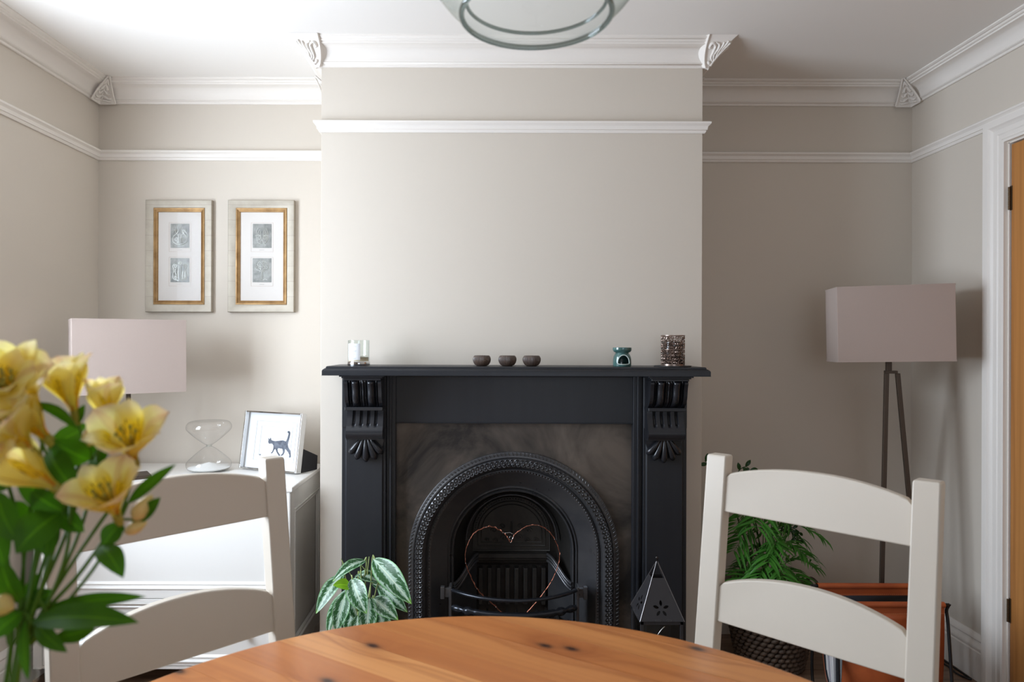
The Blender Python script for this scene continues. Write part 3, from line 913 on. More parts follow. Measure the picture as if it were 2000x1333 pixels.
# copper wire heart with tiny lights, standing in the grate
hy = 2.60
hp_px = [(998, 1060), (1004, 1046), (1015, 1037), (1028, 1029), (1045, 1026), (1062, 1031), (1076, 1043), (1087, 1062), (1093, 1084), (1089, 1108), (1078, 1134), (1062, 1158), (1046, 1178), (1030, 1196), (1014, 1215), (1003, 1230),
         (994, 1216), (980, 1198), (962, 1180), (943, 1164), (930, 1148), (920, 1128), (910, 1102), (909, 1080), (915, 1060), (926, 1042), (942, 1033), (958, 1029), (974, 1035), (986, 1044), (992, 1052)]
hw_ = thing('wire_heart', 'twisted copper wire heart with micro lights standing behind the grate bars of the fireplace', 'heart decoration', at(1003, 1230, hy))
P3 = [at(a, b, hy) for a, b in hp_px]
def resample(pts, n, closed=True):
    out = []; m = len(pts)
    for i in range(n):
        t = i/n*m if closed else i/(n-1)*(m-1.0001)
        k = int(t); f = t-k
        a, b, c, d = (pts[(k-1) % m], pts[k % m], pts[(k+1) % m], pts[(k+2) % m]) if closed else (pts[max(k-1, 0)], pts[k], pts[min(k+1, m-1)], pts[min(k+2, m-1)])
        out.append(0.5*((2*b)+(c-a)*f+(2*a-5*b+4*c-d)*f*f+(-a+3*b-3*c+d)*f**3))
    return out
R1 = resample(P3, 520)
build(MB().tube(R1[::4], 0.0011, 6, closed=True), 'wire_core', M_copper, hw_, smooth=60)
tw = []
for i, p in enumerate(R1):
    j = (i+1) % len(R1); t = (R1[j]-R1[i-1]).normalized(); nn = Vector((t.z, 0, -t.x)); g = i*0.55
    amp = 0.0017 if i < 260 else 0.0024+0.0012*math.sin(i*0.045)
    tw.append(p+nn*amp*math.cos(g)+Vector((0, amp*math.sin(g), 0)))
build(MB().tube(tw, 0.0006, 4, closed=True), 'wire_twist', M_copper, hw_, smooth=60)
lp = [at(a, b, hy-0.003) for a, b in ((985, 1042), (996, 1041), (1003, 1044), (1002, 1050), (996, 1048), (994, 1053), (999, 1056), (1002, 1051))]
build(MB().tube(lp, 0.0009, 5), 'hanging_loop', M_silver, hw_, smooth=60)
leds = MB()
for i in range(0, 520, 37): leds.ball(R1[i]+Vector((0, -0.002, 0)), 0.0018, 6, 4)
build(leds, 'micro_light', M_silver, hw_, smooth=60)

# ------------------------------------------------------------------ things on the mantel shelf
MZ = SZ
def shelf_pt(px, Y=2.465): return at(px, 715, Y).x, Y
# glass candle
x, y = shelf_pt(700.5)
cj = thing('candle_jar', 'glass candle jar with white label and chrome base at the left end of the mantel', 'candle', (x, y, MZ))
cr = 0.0383; sc = y/F
build(MB().lathe([(0.0395, 0), (0.0405, 0.002), (0.0405, 0.013), (0.0395, 0.015), (0, 0.015)], 40, (x, y, MZ)), 'chrome_base', M_chrome, cj, smooth=40)
build(MB().lathe([(cr, 0.0155), (cr, 0.091), (cr-0.0022, 0.0915), (cr-0.0025, 0.024), (0, 0.022)], 40, (x, y, MZ), cap=False), 'glass', M_clear, cj, smooth=40)
def waxtop(a, b):
    g = a*2*PI; r = (cr-0.003)*b
    return (x+r*math.cos(g), y+r*math.sin(g), MZ+0.030+0.006*(0.5+0.5*math.cos(g-0.1))*b)
wx = MB().grid(waxtop, 32, 6); wx.lathe([(cr-0.0031, 0.0165), (cr-0.0031, 0.030)], 32, (x, y, MZ), cap=False)
build(wx, 'wax', paint('candle_wax', S(205, 190, 160), 0.5), cj, smooth=40)
lab = MB().grid(lambda a, b: (x+(cr+0.0006)*math.cos(-PI/2-0.98+a*1.30), y+(cr+0.0006)*math.sin(-PI/2-0.98+a*1.30), MZ+0.021+0.058*b), 16, 2)
lo_ = build(lab, 'label', M_white, cj, smooth=40)
tx = MB()
for r_, (zz_, w0) in enumerate(((0.072, .5), (0.068, .6), (0.058, .3), (0.053, .62), (0.050, .55), (0.041, .4), (0.033, .2), (0.027, .6), (0.0245, .5))):
    for k in range(7):
        a0 = -PI/2-0.33-w0/2+w0*k/7; a1 = a0+w0/7*random.uniform(.5, .85)
        tx.grid(lambda a, b: (x+(cr+0.0009)*math.cos(a0+(a1-a0)*a), y+(cr+0.0009)*math.sin(a0+(a1-a0)*a), MZ+zz_+0.0012*b), 2, 1)
build(tx, 'print', paint('grey_ink', S(150, 150, 152), 0.7), lo_)

# three ribbed tealight bowls
M_bowl = paint('dark_ribbed_ceramic', S(74, 62, 57), 0.42, col2=S(96, 76, 62), nscale=22, coat=0.2)
def bowl(px, label, rot):
    x, y = shelf_pt(px)
    t = thing('tealight_bowl', label, 'tealight holder', (x, y, MZ), rot, 'ribbed tealight bowls on the mantel')
    prof = [(0.010, 0.0), (0.018, 0.0006), (0.024, 0.005), (0.0285, 0.012), (0.0308, 0.020), (0.0308, 0.027), (0.0290, 0.033), (0.0272, 0.0375), (0.0262, 0.038), (0.0250, 0.036), (0.0262, 0.030), (0.0265, 0.020), (0.020, 0.008), (0.0, 0.006)]
    mb = MB(); n = 240
    for i, (r, z) in enumerate(prof):
        for k in range(n):
            g = 2*PI*k/n
            rr = r*(1+(0.06*abs(math.sin(20*g)) if 2 <= i <= 6 else 0)-(0.0))
            mb.v.append((rr*math.cos(g), rr*math.sin(g), z))
    for i in range(len(prof)-1):
        for k in range(n):
            l = (k+1) % n; mb.f.append((i*n+k, i*n+l, (i+1)*n+l, (i+1)*n+k))
    mb.f.append(tuple(range(n))[::-1])
    build(mb, 'bowl', M_bowl, t, local=True, smooth=70)
    build(MB().lathe([(0.0, 0.0072), (0.0185, 0.0075), (0.0188, 0.018), (0.0175, 0.0182), (0.017, 0.015), (0, 0.0155)], 24), 'tealight', M_silver, t, local=True, smooth=40)
    return t
bowl(941, 'dark ribbed tealight bowl on the mantel, left of the three', 0.0)
bowl(991, 'dark ribbed tealight bowl on the mantel, middle of the three', 0.5)
bowl(1038.5, 'dark ribbed tealight bowl on the mantel, right of the three', 1.1)

# teal ceramic oil burner
x, y = shelf_pt(1215)
M_teal = paint('teal_glaze', S(74, 112, 108), 0.13, col2=S(48, 80, 78), nscale=35, coat=0.6)
M_tealedge = paint('pale_glaze_edge', S(190, 205, 198), 0.2, coat=0.5)
ob = thing('oil_burner', 'small teal glazed oil burner with arched opening on the mantel', 'oil burner', (x, y, MZ))
def bprof(t):
    P = [(0, 0.0315), (0.05, 0.0325), (0.30, 0.0332), (0.55, 0.0326), (0.75, 0.0308), (0.90, 0.0272), (1.0, 0.0242)]
    for (a, r), (b, q) in zip(P, P[1:]):
        if t <= b: return r+(q-r)*(t-a)/(b-a)
    return P[-1][1]
Hb = 0.0475
def bsurf(a, b, off=0):
    g = -PI/2+(a-0.5)*2*PI; r = bprof(b)+off
    return (x+r*math.cos(g), y+r*math.sin(g), MZ+Hb*b)
def inhole(a, b):
    u = (a-0.5)*2*PI*0.0315; v = b*Hb-0.0075
    w = 0.0215
    if v < 0: return False
    return (abs(u)/w)**2.2+(max(0, v-0.004)/0.030)**2.2 < 1
body = MB().grid(bsurf, 120, 40, skip=inhole)
build(body, 'body', M_teal, ob, smooth=50, solid=0.003)
rim = []
for i in range(40):
    g = 2*PI*i/40
    cu = math.copysign(abs(math.cos(g))**(2/2.2), math.cos(g))*0.0215; sv = math.copysign(abs(math.sin(g))**(2/2.2), math.sin(g))
    v = 0.004+sv*0.030 if sv > 0 else 0.0+0.004*(1+sv)
    if sv < 0: cu *= 1
    rim.append(bsurf(0.5+cu/(2*PI*0.0315), (v+0.0075)/Hb, 0.0))
build(MB().tube(rim, 0.0019, 8, closed=True), 'opening_rim', M_tealedge, ob, smooth=60)
build(MB().lathe([(0.0242, Hb-0.001), (0.0236, Hb+0.001), (0.0250, Hb+0.003), (0.0305, Hb+0.0055), (0.0335, Hb+0.010), (0.0342, Hb+0.015), (0.0336, Hb+0.0205), (0.0325, Hb+0.021), (0.031, Hb+0.0195), (0.028, Hb+0.012), (0.015, Hb+0.008), (0, Hb+0.0075)], 48, (x, y, MZ)), 'dish', M_teal, ob, smooth=50)
build(MB().lathe([(0.031, 0.0), (0.031, 0.003), (0, 0.003)], 36, (x, y, MZ)), 'base', M_teal, ob, smooth=50)

# filigree candle holder on a dark slate
x, y = shelf_pt(1314)
y -= 0.012; x = at(1314, 715, y).x
sl = MB(); npt = 40
ring = [(x+(0.064+0.003*math.sin(k*2.3)+0.002*math.sin(k*5.1))*math.cos(2*PI*k/npt), y+(0.064+0.003*math.sin(k*1.7))*math.sin(2*PI*k/npt), MZ+0.004) for k in range(npt)]
sl.poly(ring, (0, 0, 1), 0.004)
so = build(sl, 'slate_coaster', paint('slate', S(38, 36, 36), 0.6, bscale=60, bstr=0.4, bdist=0.001), bevel=0.001, loc=(x, y, MZ))
tag(so, 'round dark slate coaster under the silver filigree candle holder', 'coaster')
fh = thing('filigree_candle_holder', 'pierced silver filigree cylinder candle holder at the right end of the mantel', 'candle holder', (x, y, MZ+0.004))
z0 = MZ+0.004; Rf = 0.0405; Hf = 0.108
M_fil = paint('antique_silver', S(168, 150, 140), 0.3, 0.85, col2=S(110, 88, 76), nscale=25)
fm = MB()
rng = random.Random(3)
for band, (za, zb) in enumerate(((0.006, 0.056), (0.060, 0.106))):
    for i in range(26):
        for j in range(4):
            g = 2*PI*(i+0.5*(j % 2))/26+rng.uniform(-.03, .03); zz_ = za+(zb-za)*(j+0.5)/4+rng.uniform(-.002, .002)
            r = rng.uniform(0.0042, 0.0066); ph = rng.uniform(0, 6.28); sp = rng.choice((-1, 1))
            pp = []
            for q in range(11):
                a = ph+sp*q*0.62; rr_ = r*(1-q*0.06)
                gg = g+rr_*math.cos(a)/Rf
                pp.append((x+Rf*math.cos(gg), y+Rf*math.sin(gg), z0+min(zb, max(za, zz_+rr_*math.sin(a)))))
            fm.tube(pp, [0.0013]*11, 4)
            if rng.random() < .5: fm.ball((x+Rf*math.cos(g), y+Rf*math.sin(g), z0+zz_), 0.0022, 5, 3)
build(fm, 'filigree', M_fil, fh, smooth=70)
fr = MB()
for zz_ in (0.0, 0.004, 0.0575, 0.107):
    fr.tube([(x+Rf*math.cos(2*PI*k/48), y+Rf*math.sin(2*PI*k/48), z0+zz_) for k in range(48)], 0.0012 if zz_ != 0.107 else 0.0016, 6, closed=True)
fr.lathe([(Rf-0.001, 0.0), (Rf+0.0012, 0.0), (Rf+0.0012, 0.006)], 48, (x, y, z0), cap=False)
fr.lathe([(Rf+0.0002, 0.1065), (Rf+0.0022, 0.1072), (Rf+0.0022, 0.109), (Rf-0.001, 0.109)], 48, (x, y, z0), cap=False)
build(fr, 'band', M_fil, fh, smooth=60)
build(MB().lathe([(0.034, 0.0005), (0.036, 0.003), (0.036, 0.085), (0.0345, 0.0855), (0.034, 0.004), (0, 0.004)], 36, (x, y, z0), cap=False), 'inner_cup', paint('smoked_cup', S(60, 48, 42), 0.15, 0.0, coat=0.6), fh, smooth=40)

# ------------------------------------------------------------------ cabinet in the left alcove
CZ, CYF = 0.7365, 2.475
cx0, cx1 = at(60, 1200, CYF).x, at(573, 1000, CYF+0.012).x
cb = thing('sideboard', 'white painted sideboard with beaded panels filling the left alcove', 'cabinet', ((cx0+cx1)/2, YB-0.02, 0))
def cz(py): return at(400, py, CYF).z
yb = YB-0.022
zb = cz(1311)
body = MB()
body.box((cx0+0.008, CYF+0.030, zb), (cx1-0.020, yb, CZ-0.022))
for xa in (cx0+0.004, cx1-0.044):                      # front stiles
    body.box((xa, CYF+0.006, zb), (xa+0.032, CYF+0.031, CZ-0.022))
body.box((cx0+0.036, CYF+0.010, zb), (cx1-0.044, CYF+0.031, zb+0.012))
body.box((cx0+0.036, CYF+0.010, CZ-0.030), (cx1-0.044, CYF+0.031, CZ-0.022))
build(body, 'carcass', M_cab, cb, bevel=0.0015)
for (xa, ya) in ((cx0+0.05, CYF+0.05), (cx1-0.09, CYF+0.05), (cx0+0.05, yb-0.06), (cx1-0.09, yb-0.06)):
    build(MB().box((xa, ya, 0), (xa+0.035, ya+0.035, zb+0.001)), 'foot', M_cab, cb, bevel=0.003)
tp = MB(); a = 0.0
tp.box((cx0, CYF, CZ-0.018), (cx1, yb+0.002, CZ)).box((cx0+0.008, CYF+0.008, CZ-0.024), (cx1-0.008, yb, CZ-0.017))
build(tp, 'worktop', M_cab, cb, bevel=0.004)
def beaded(x0, x1, z0, z1, rail, name, y, axis='y', sgn=-1, extra=None):
    """framed panel; built flat at plane y facing -Y"""
    mb = MB(); th = 0.018
    mb.box((x0, y, z0), (x0+rail, y+th, z1)).box((x1-rail, y, z0), (x1, y+th, z1)).box((x0+rail, y, z0), (x1-rail, y+th, z0+rail)).box((x0+rail, y, z1-rail), (x1-rail, y+th, z1))
    fo = build(mb, name, M_cab, cb, bevel=0.0012)
    a0, a1, b0, b1 = x0+rail, x1-rail, z0+rail, z1-rail
    prof = [(0, 0.0), (0.0, -0.003), (0.004, -0.0045), (0.008, -0.002), (0.010, 0.003), (0.014, 0.003), (0.018, 0.0005), (0.022, 0.003), (0.026, 0.0085), (0.030, 0.009)]
    md = MB()
    for d, h in prof:
        md.v += [(a0+d, y+h, b0+d), (a1-d, y+h, b0+d), (a1-d, y+h, b1-d), (a0+d, y+h, b1-d)]
    for i in range(len(prof)-1):
        for k in range(4): md.f.append((i*4+k, i*4+(k+1) % 4, (i+1)*4+(k+1) % 4, (i+1)*4+k))
    build(md, 'bead_moulding', M_cab, fo, smooth=30)
    build(MB().box((a0+0.02, y+0.0085, b0+0.02), (a1-0.02, y+0.016, b1-0.02)), 'panel', M_cab, fo)
    return fo
fx0, fx1 = cx0+0.038, cx1-0.046
zs = cz(1172.5)
up_ = beaded(fx0, fx1, zs+0.0012, CZ-0.032, 0.034, 'door', CYF+0.008)
dw = beaded(fx0, fx1, zb+0.014, zs-0.0012, 0.012, 'drawer', CYF+0.008)
def knob(mb, c, r=0.014):
    k = MB().lathe([(0.006, 0), (0.006, 0.010), (0.010, 0.013), (r, 0.018), (r, 0.024), (r*0.7, 0.029), (0, 0.030)], 20)
    k.xf(Matrix.Translation(c) @ Matrix.Rotation(PI/2, 4, 'X'))
    mb.add(k.v, k.f)
kz = cz(1240)
for kx in (at(475, 1240, CYF).x, cx0+cx1-at(475, 1240, CYF).x):
    mb = MB(); knob(mb, (kx, CYF+0.017, kz)); build(mb, 'knob', M_cab, dw, smooth=50)
# beaded side panel facing the chimney breast
mb = MB()
sy0, sy1, sz0, sz1 = CYF+0.0068, yb-0.0005, zb-0.0005, CZ-0.0235
xs = cx1-0.010
rl = 0.052
mb.box((xs-0.014, sy0, sz0), (xs, sy0+rl, sz1)).box((xs-0.014, sy1-rl, sz0), (xs, sy1, sz1)).box((xs-0.014, sy0+rl, sz0), (xs, sy1-rl, sz0+rl*1.2)).box((xs-0.014, sy0+rl, sz1-rl*1.3), (xs, sy1-rl, sz1))
sp = build(mb, 'side_frame', M_cab, cb, bevel=0.0012)
md = MB(); prof = [(0, 0.0), (0.0, 0.003), (0.004, 0.0045), (0.008, 0.002), (0.010, -0.003), (0.014, -0.003), (0.018, -0.0005), (0.022, -0.003), (0.026, -0.008)]
a0, a1, b0, b1 = sy0+rl, sy1-rl, sz0+rl*1.2, sz1-rl*1.3
for d, h in prof: md.v += [(xs+h, a0+d, b0+d), (xs+h, a1-d, b0+d), (xs+h, a1-d, b1-d), (xs+h, a0+d, b1-d)]
for i in range(len(prof)-1):
    for k in range(4): md.f.append((i*4+k, i*4+(k+1) % 4, (i+1)*4+(k+1) % 4, (i+1)*4+k))
build(md, 'bead_moulding', M_cab, sp, smooth=30)

# hourglass
hY = 2.80
hc = at(408, 912, hY); hx = hc.x
hg = thing('hourglass', 'large clear glass hourglass with white sand on the white sideboard', 'hourglass', (hx, hY, CZ))
HH = at(408, 822, hY).z-CZ; rw = 42*hY/F
half = [(0.0, 0.0), (0.50, 0.0), (0.80, 0.012), (0.94, 0.05), (1.0, 0.11), (0.985, 0.17), (0.86, 0.235), (0.62, 0.33), (0.38, 0.415), (0.20, 0.470), (0.105, 0.49), (0.085, 0.50)]
pf = [(r*rw, z*HH) for r, z in half]+[(r*rw, (1-z)*HH) for r, z in half[::-1][1:]]
def finer(pr, n=3):
    V = [Vector((a, b, 0)) for a, b in pr]; R = resample(V, (len(V)-1)*n+1, closed=False)
    return [(max(0, q.x), q.y) for q in R]
build(MB().lathe(finer(pf), 48, (hx, hY, CZ), cap=False), 'glass_bulbs', glassy('hourglass_glass', (1, 1, 1, 1), (0.66, 0.70, 0.69, 1), 0.12, 1.5), hg, smooth=80)
build(MB().lathe([(0.100*rw, 0.482*HH), (0.135*rw, 0.490*HH), (0.12*rw, 0.5*HH), (0.135*rw, 0.510*HH), (0.100*rw, 0.518*HH)], 24, (hx, hY, CZ), cap=False), 'neck_collar', M_clear, hg, smooth=60)
build(MB().lathe([(0.0, 0.004), (0.5*rw, 0.003), (0.78*rw, 0.006), (0.93*rw, 0.013), (0.55*rw, 0.020), (0.2*rw, 0.030), (0, 0.034)], 40, (hx, hY, CZ), cap=False), 'sand', M_sand, hg, smooth=60)

# ------------------------------------------------------------------ silver photo frame with cat print
tl, tr = at(478, 807, 2.86), at(590, 812, 2.74)
bl = at(466, 917, 1); bl = bl*((CZ-CAMH)/(bl.z-CAMH)) if False else None
def on_plane(px, py, z):
    d = at(px, py, 1.0)-Vector((0, 0, CAMH)); t = (z-CAMH)/d.z
    return Vector((0, 0, CAMH))+d*t
BL = on_plane(466, 917, CZ+0.001); BR = on_plane(578, 928.5, CZ+0.001)
ux = (BR-BL); wd = ux.length; ux.normalize()
back = Vector((-ux.y, ux.x, 0))
lean = math.radians(9)
upv = (Vector((0, 0, 1))*math.cos(lean)+back*math.sin(lean))
hgt = 0.237
nf = ux.cross(upv).normalized()          # faces camera (toward -Y)
if nf.y > 0: nf = -nf
Mx = Matrix(((ux.x, -nf.x, upv.x, BL.x), (ux.y, -nf.y, upv.y, BL.y), (ux.z, -nf.z, upv.z, BL.z+0.006), (0, 0, 0, 1)))   # local: x across, y into frame, z up
pfm = thing('photo_frame', 'silver photo frame with a black cat print leaning on the white sideboard', 'photo frame', BL+ux*wd/2)
def fl_(mb): return mb.xf(Mx)
b = 0.006; D = 0.030
q = MB().box((0, 0, 0), (b, D, hgt)).box((wd-b, 0, 0), (wd, D, hgt)).box((b, 0, 0), (wd-b, D, b)).box((b, 0, hgt-b), (wd-b, D, hgt))
build(fl_(q), 'frame', M_chrome, pfm, bevel=0.001)
build(fl_(MB().box((b, 0.024, b), (wd-b, 0.027, hgt-b))), 'mount', M_white, pfm)
build(fl_(MB().box((b, 0.004, b), (wd-b, 0.005, hgt-b))), 'glass', M_pane, pfm)
mr = MB()
for e0, wl in ((0.17, 0.0006), (0.26, 0.0004)):
    xa, xb, za, zb_ = wd*e0, wd*(1-e0*0.75), hgt*e0*0.95, hgt*(1-e0*0.95)
    for bx_ in (((xa, xa+wl), (za, zb_)), ((xb-wl, xb), (za, zb_)), ((xa, xb), (za, za+wl)), ((xa, xb), (zb_-wl, zb_))):
        mr.box((bx_[0][0], 0.0233, bx_[1][0]), (bx_[0][1], 0.0241, bx_[1][1]))
build(fl_(mr), 'mount_line', paint('pencil_line', S(118, 118, 120), 0.8), pfm)
cat_px = [(1030, 590), (1036, 572), (1034, 548), (1047, 562), (1058, 543), (1066, 570), (1085, 576), (1108, 580), (1150, 574), (1190, 568), (1224, 580), (1240, 540), (1252, 500), (1250, 490), (1241, 486), (1240, 474), (1252, 466), (1266, 474), (1270, 492), (1262, 535), (1248, 585), (1242, 612), (1248, 640), (1268, 672), (1274, 700), (1276, 742), (1258, 748), (1256, 732), (1262, 722), (1246, 690), (1222, 660), (1212, 662), (1208, 695), (1190, 725), (1170, 732), (1168, 722), (1184, 712), (1192, 690), (1186, 658), (1150, 652), (1132, 658), (1136, 690), (1160, 722), (1156, 734), (1144, 728), (1122, 692), (1112, 662), (1098, 668), (1084, 698), (1070, 712), (1060, 706), (1076, 690), (1088, 658), (1090, 630), (1078, 608), (1062, 606), (1042, 610)]
cp = []
for (px, py) in cat_px:
    v = (py-258-0.043*(px-817))/622; u = (px-(817-0.108*(py-258)))/622
    cp.append((u*wd, 0.0230, (1-v)*hgt))
build(fl_(MB().poly(cp, (0, -1, 0), 0.001)), 'cat_print', paint('cat_ink', S(70, 74, 84), 0.8, col2=S(110, 114, 124), nscale=60), pfm)
sg = MB()
for i in range(6): sg.box((wd*0.27+i*0.0016, 0.0232, hgt*0.235+0.002*(i % 3)), (wd*0.27+i*0.0016+0.001, 0.024, hgt*0.235+0.004+0.002*((i+1) % 3)))
build(fl_(sg), 'signature', paint('pencil', S(120, 120, 125), 0.8), pfm)
# easel wedge behind
e = MB(); p0 = Mx @ Vector((wd*0.80, D, hgt*0.42)); p1 = Mx @ Vector((wd*0.80, D, 0.01))
ft = Vector((p1.x, p1.y, CZ))+back*0.105+ux*0.006
tp_ = ft+Vector((0, 0, 0.058))+back*0.003
pf1 = Vector((p1.x, p1.y, CZ+0.001))
poly = [pf1, Vector((ft.x, ft.y, CZ+0.001)), tp_, p0]
vs = [p-ux*0.05 for p in poly]+[p+ux*0.05 for p in poly]
e.add(vs, [(0, 1, 2, 3), (7, 6, 5, 4), (0, 4, 5, 1), (1, 5, 6, 2), (2, 6, 7, 3), (3, 7, 4, 0)])
build(e, 'easel_back', paint('black_velvet', S(34, 33, 36), 0.9), pfm)

# ------------------------------------------------------------------ lamps
def rect_shade(mb, w, d, h, t=0.003):
    for a, b_ in (((-w/2, -d/2), (w/2, -d/2+t)), ((-w/2, d/2-t), (w/2, d/2)), ((-w/2, -d/2+t), (-w/2+t, d/2-t)), ((w/2-t, -d/2+t), (w/2, d/2-t))):
        mb.box((a[0], a[1], 0), (b_[0], b_[1], h))
    return mb
def shade_part(root, w, d, h, z, tilt=0, loc=(0, 0)):
    mb = rect_shade(MB(), w, d, h)
    o = build(mb, 'lamp_shade', M_shade, root, local=True, bevel=0.001)
    for zz_ in (0, h-0.006):
        hm = MB()
        for q_ in (((-w/2-.0006, -d/2-.0006, zz_), (w/2+.0006, -d/2, zz_+.006)), ((-w/2-.0006, d/2, zz_), (w/2+.0006, d/2+.0006, zz_+.006)), ((-w/2-.0006, -d/2, zz_), (-w/2, d/2, zz_+.006)), ((w/2, -d/2, zz_), (w/2+.0006, d/2, zz_+.006))):
            hm.box(*q_)
        build(hm, 'hem', M_shade, o, local=True)
    mt = Matrix.Translation((loc[0], loc[1], z)) @ Matrix.Rotation(tilt, 4, 'Y')
    o.matrix_local = mt
    return o
# table lamp on the sideboard
ly = 2.63; lc = at(251, 695, ly)
tlm = thing('table_lamp', 'table lamp with rectangular taupe fabric shade on the white sideboard', 'lamp', (lc.x, ly, CZ), math.radians(35))
z_s0 = at(251, 767, ly).z-CZ; hs = 142*ly/F
shade_part(tlm, 0.385, 0.165, hs, z_s0, math.radians(-0.3))
bz = MB().box((-0.075, -0.05, 0), (0.075, 0.05, 0.014))
build(bz, 'base', M_bronze, tlm, local=True, bevel=0.002)
st = MB().box((-0.008, -0.008, 0.012), (0.008, 0.008, z_s0+0.03))
build(st, 'stem', M_bronze, tlm, local=True, bevel=0.001)
build(MB().lathe([(0.017, z_s0+0.03), (0.017, z_s0+0.08), (0.0, z_s0+0.082)], 20), 'bulb_holder', M_black, tlm, local=True, smooth=40)
build(MB().lathe([(0.012, z_s0+0.08), (0.03, z_s0+0.115), (0.03, z_s0+0.135), (0.018, z_s0+0.155), (0, z_s0+0.16)], 20), 'bulb', M_white, tlm, local=True, smooth=60)
sp_ = MB()
for a_ in range(4): sp_.tube([(0.016*math.cos(a_*PI/2), 0.016*math.sin(a_*PI/2), z_s0+0.03), (0.19*(1, 0, -1, 0)[a_], 0.08*(0, 1, 0, -1)[a_], z_s0+0.03)], 0.0015, 5)
build(sp_, 'shade_spider', M_black, tlm, local=True)

# floor lamp in the right corner
fy = 2.60; lc = at(1745, 640, fy-0.03)
flm = thing('floor_lamp', 'tall floor lamp with rectangular taupe shade and square bronze legs in the right corner', 'lamp', (lc.x, fy, 0), math.radians(-13))
z_s0 = at(1745, 707, fy-0.06).z; hs = 149*(fy-0.06)/F
shade_part(flm, 0.395, 0.165, hs, z_s0, math.radians(-1.1))
zt0 = at(1742, 727, fy).z
lg = MB()
lg.box((-0.009, -0.009, zt0), (0.009, 0.009, z_s0+0.04))
build(lg, 'stem', M_bronze, flm, local=True, bevel=0.001)
w_ = 0.0125
build(MB().box((-0.013, -0.0125, zt0-0.006), (0.028, 0.0125, zt0+0.005)), 'crossbar', M_bronze, flm, local=True, bevel=0.001)
def to_local(p, root):
    m = Matrix.Translation(root.location) @ Matrix.Rotation(root.rotation_euler.z, 4, 'Z')
    return m.inverted() @ Vector(p)
for (pa, pb) in (((1731.5, 730), (1722, 1140)), ((1753, 730), (1774, 955))):
    a_ = to_local(at(pa[0], pa[1], fy-0.005), flm); b_ = to_local(at(pb[0], pb[1], fy-0.02), flm)
    t_ = a_.z/(a_.z-b_.z); e_ = a_+(b_-a_)*t_
    build(MB().bar(a_, e_, 0.0145, 0.016, up=(0, 1, 0)), 'leg', M_bronze, flm, local=True, bevel=0.001)
a_ = to_local(at(1731, 731, fy+0.012), flm); b_ = to_local(at(1721, 1140, fy+0.20), flm)
build(MB().bar(a_, a_+(b_-a_)*(a_.z/(a_.z-b_.z)), 0.012, 0.016, up=(0, 1, 0)), 'leg', M_bronze, flm, local=True, bevel=0.001)
build(MB().lathe([(0.017, z_s0+0.04), (0.017, z_s0+0.09), (0.0, z_s0+0.092)], 20), 'bulb_holder', M_black, flm, local=True, smooth=40)
build(MB().lathe([(0.012, z_s0+0.09), (0.03, z_s0+0.125), (0.03, z_s0+0.145), (0.018, z_s0+0.165), (0, z_s0+0.17)], 20), 'bulb', M_white, flm, local=True, smooth=60)
sp_ = MB()
for a_ in range(4): sp_.tube([(0.016*math.cos(a_*PI/2), 0.016*math.sin(a_*PI/2), z_s0+0.035), (0.195*(1, 0, -1, 0)[a_], 0.08*(0, 1, 0, -1)[a_], z_s0+0.035)], 0.0015, 5)
build(sp_, 'shade_spider', M_black, flm, local=True)

# ------------------------------------------------------------------ framed prints on the alcove wall
def tile_motif(kind):
    """returns list of polylines in unit square (mirrored later)"""
    L = []
    def spiral(cx, cy, r, a0, turns, sgn=1):
        n = int(14*turns)+4
        return [(cx+r*(1-0.75*i/n)*math.cos(a0+sgn*2*PI*turns*i/n), cy+r*(1-0.75*i/n)*math.sin(a0+sgn*2*PI*turns*i/n)) for i in range(n+1)]
    if kind == 0:
        L = [[(.48, .12), (.3, .15), (.12, .25), (.1, .42), (.2, .55), (.33, .62), (.4, .75), (.36, .9)], [(.2, .8), (.28, .66), (.4, .55), (.46, .42)], spiral(.3, .35, .1, 0, 1.2), [(.12, .62), (.2, .72), (.32, .8)], [(.44, .2), (.42, .4), (.44, .6)], spiral(.38, .22, .06, 1, 1), [(.16, .5), (.26, .58), (.34, .7), (.3, .78)]]
    elif kind == 1:
        L = [[(.46, .06), (.3, .08), (.14, .14), (.12, .35), (.18, .55), (.1, .68), (.14, .78)], spiral(.26, .72, .1, 2, 1.3), spiral(.28, .2, .09, 0, 1.2, -1), [(.45, .1), (.4, .35), (.42, .6), (.46, .72)], spiral(.5, .86, .1, PI, 1), [(.3, .3), (.24, .45), (.28, .6)], [(.34, .12), (.36, .3), (.32, .5)], [(.2, .2), (.22, .36), (.2, .5)]]
    elif kind == 2:
        L = [[(.46, .14), (.3, .2), (.2, .34), (.17, .55), (.2, .75), (.28, .88)], [(.1, .52), (.3, .55), (.42, .5), (.46, .35), (.42, .2), (.3, .1)], spiral(.36, .42, .1, 1, 1.1), [(.48, .3), (.44, .46), (.4, .62), (.44, .78)], [(.26, .3), (.24, .5), (.3, .7), (.4, .82)], [(.32, .5), (.3, .6)]]
    else:
        L = [[(.47, .06), (.46, .25), (.47, .45), (.44, .6)], [(.2, .1), (.34, .12), (.45, .08)], spiral(.36, .78, .13, 0, 1.3), spiral(.24, .66, .1, 2, 1.2, -1), spiral(.42, .62, .08, 1, 1.1), [(.47, .45), (.36, .52), (.22, .54), (.14, .62)], [(.47, .5), (.4, .6), (.3, .62)], [(.14, .62), (.16, .78), (.28, .9), (.45, .95)], [(.38, .5), (.37, .42)]]
    return L
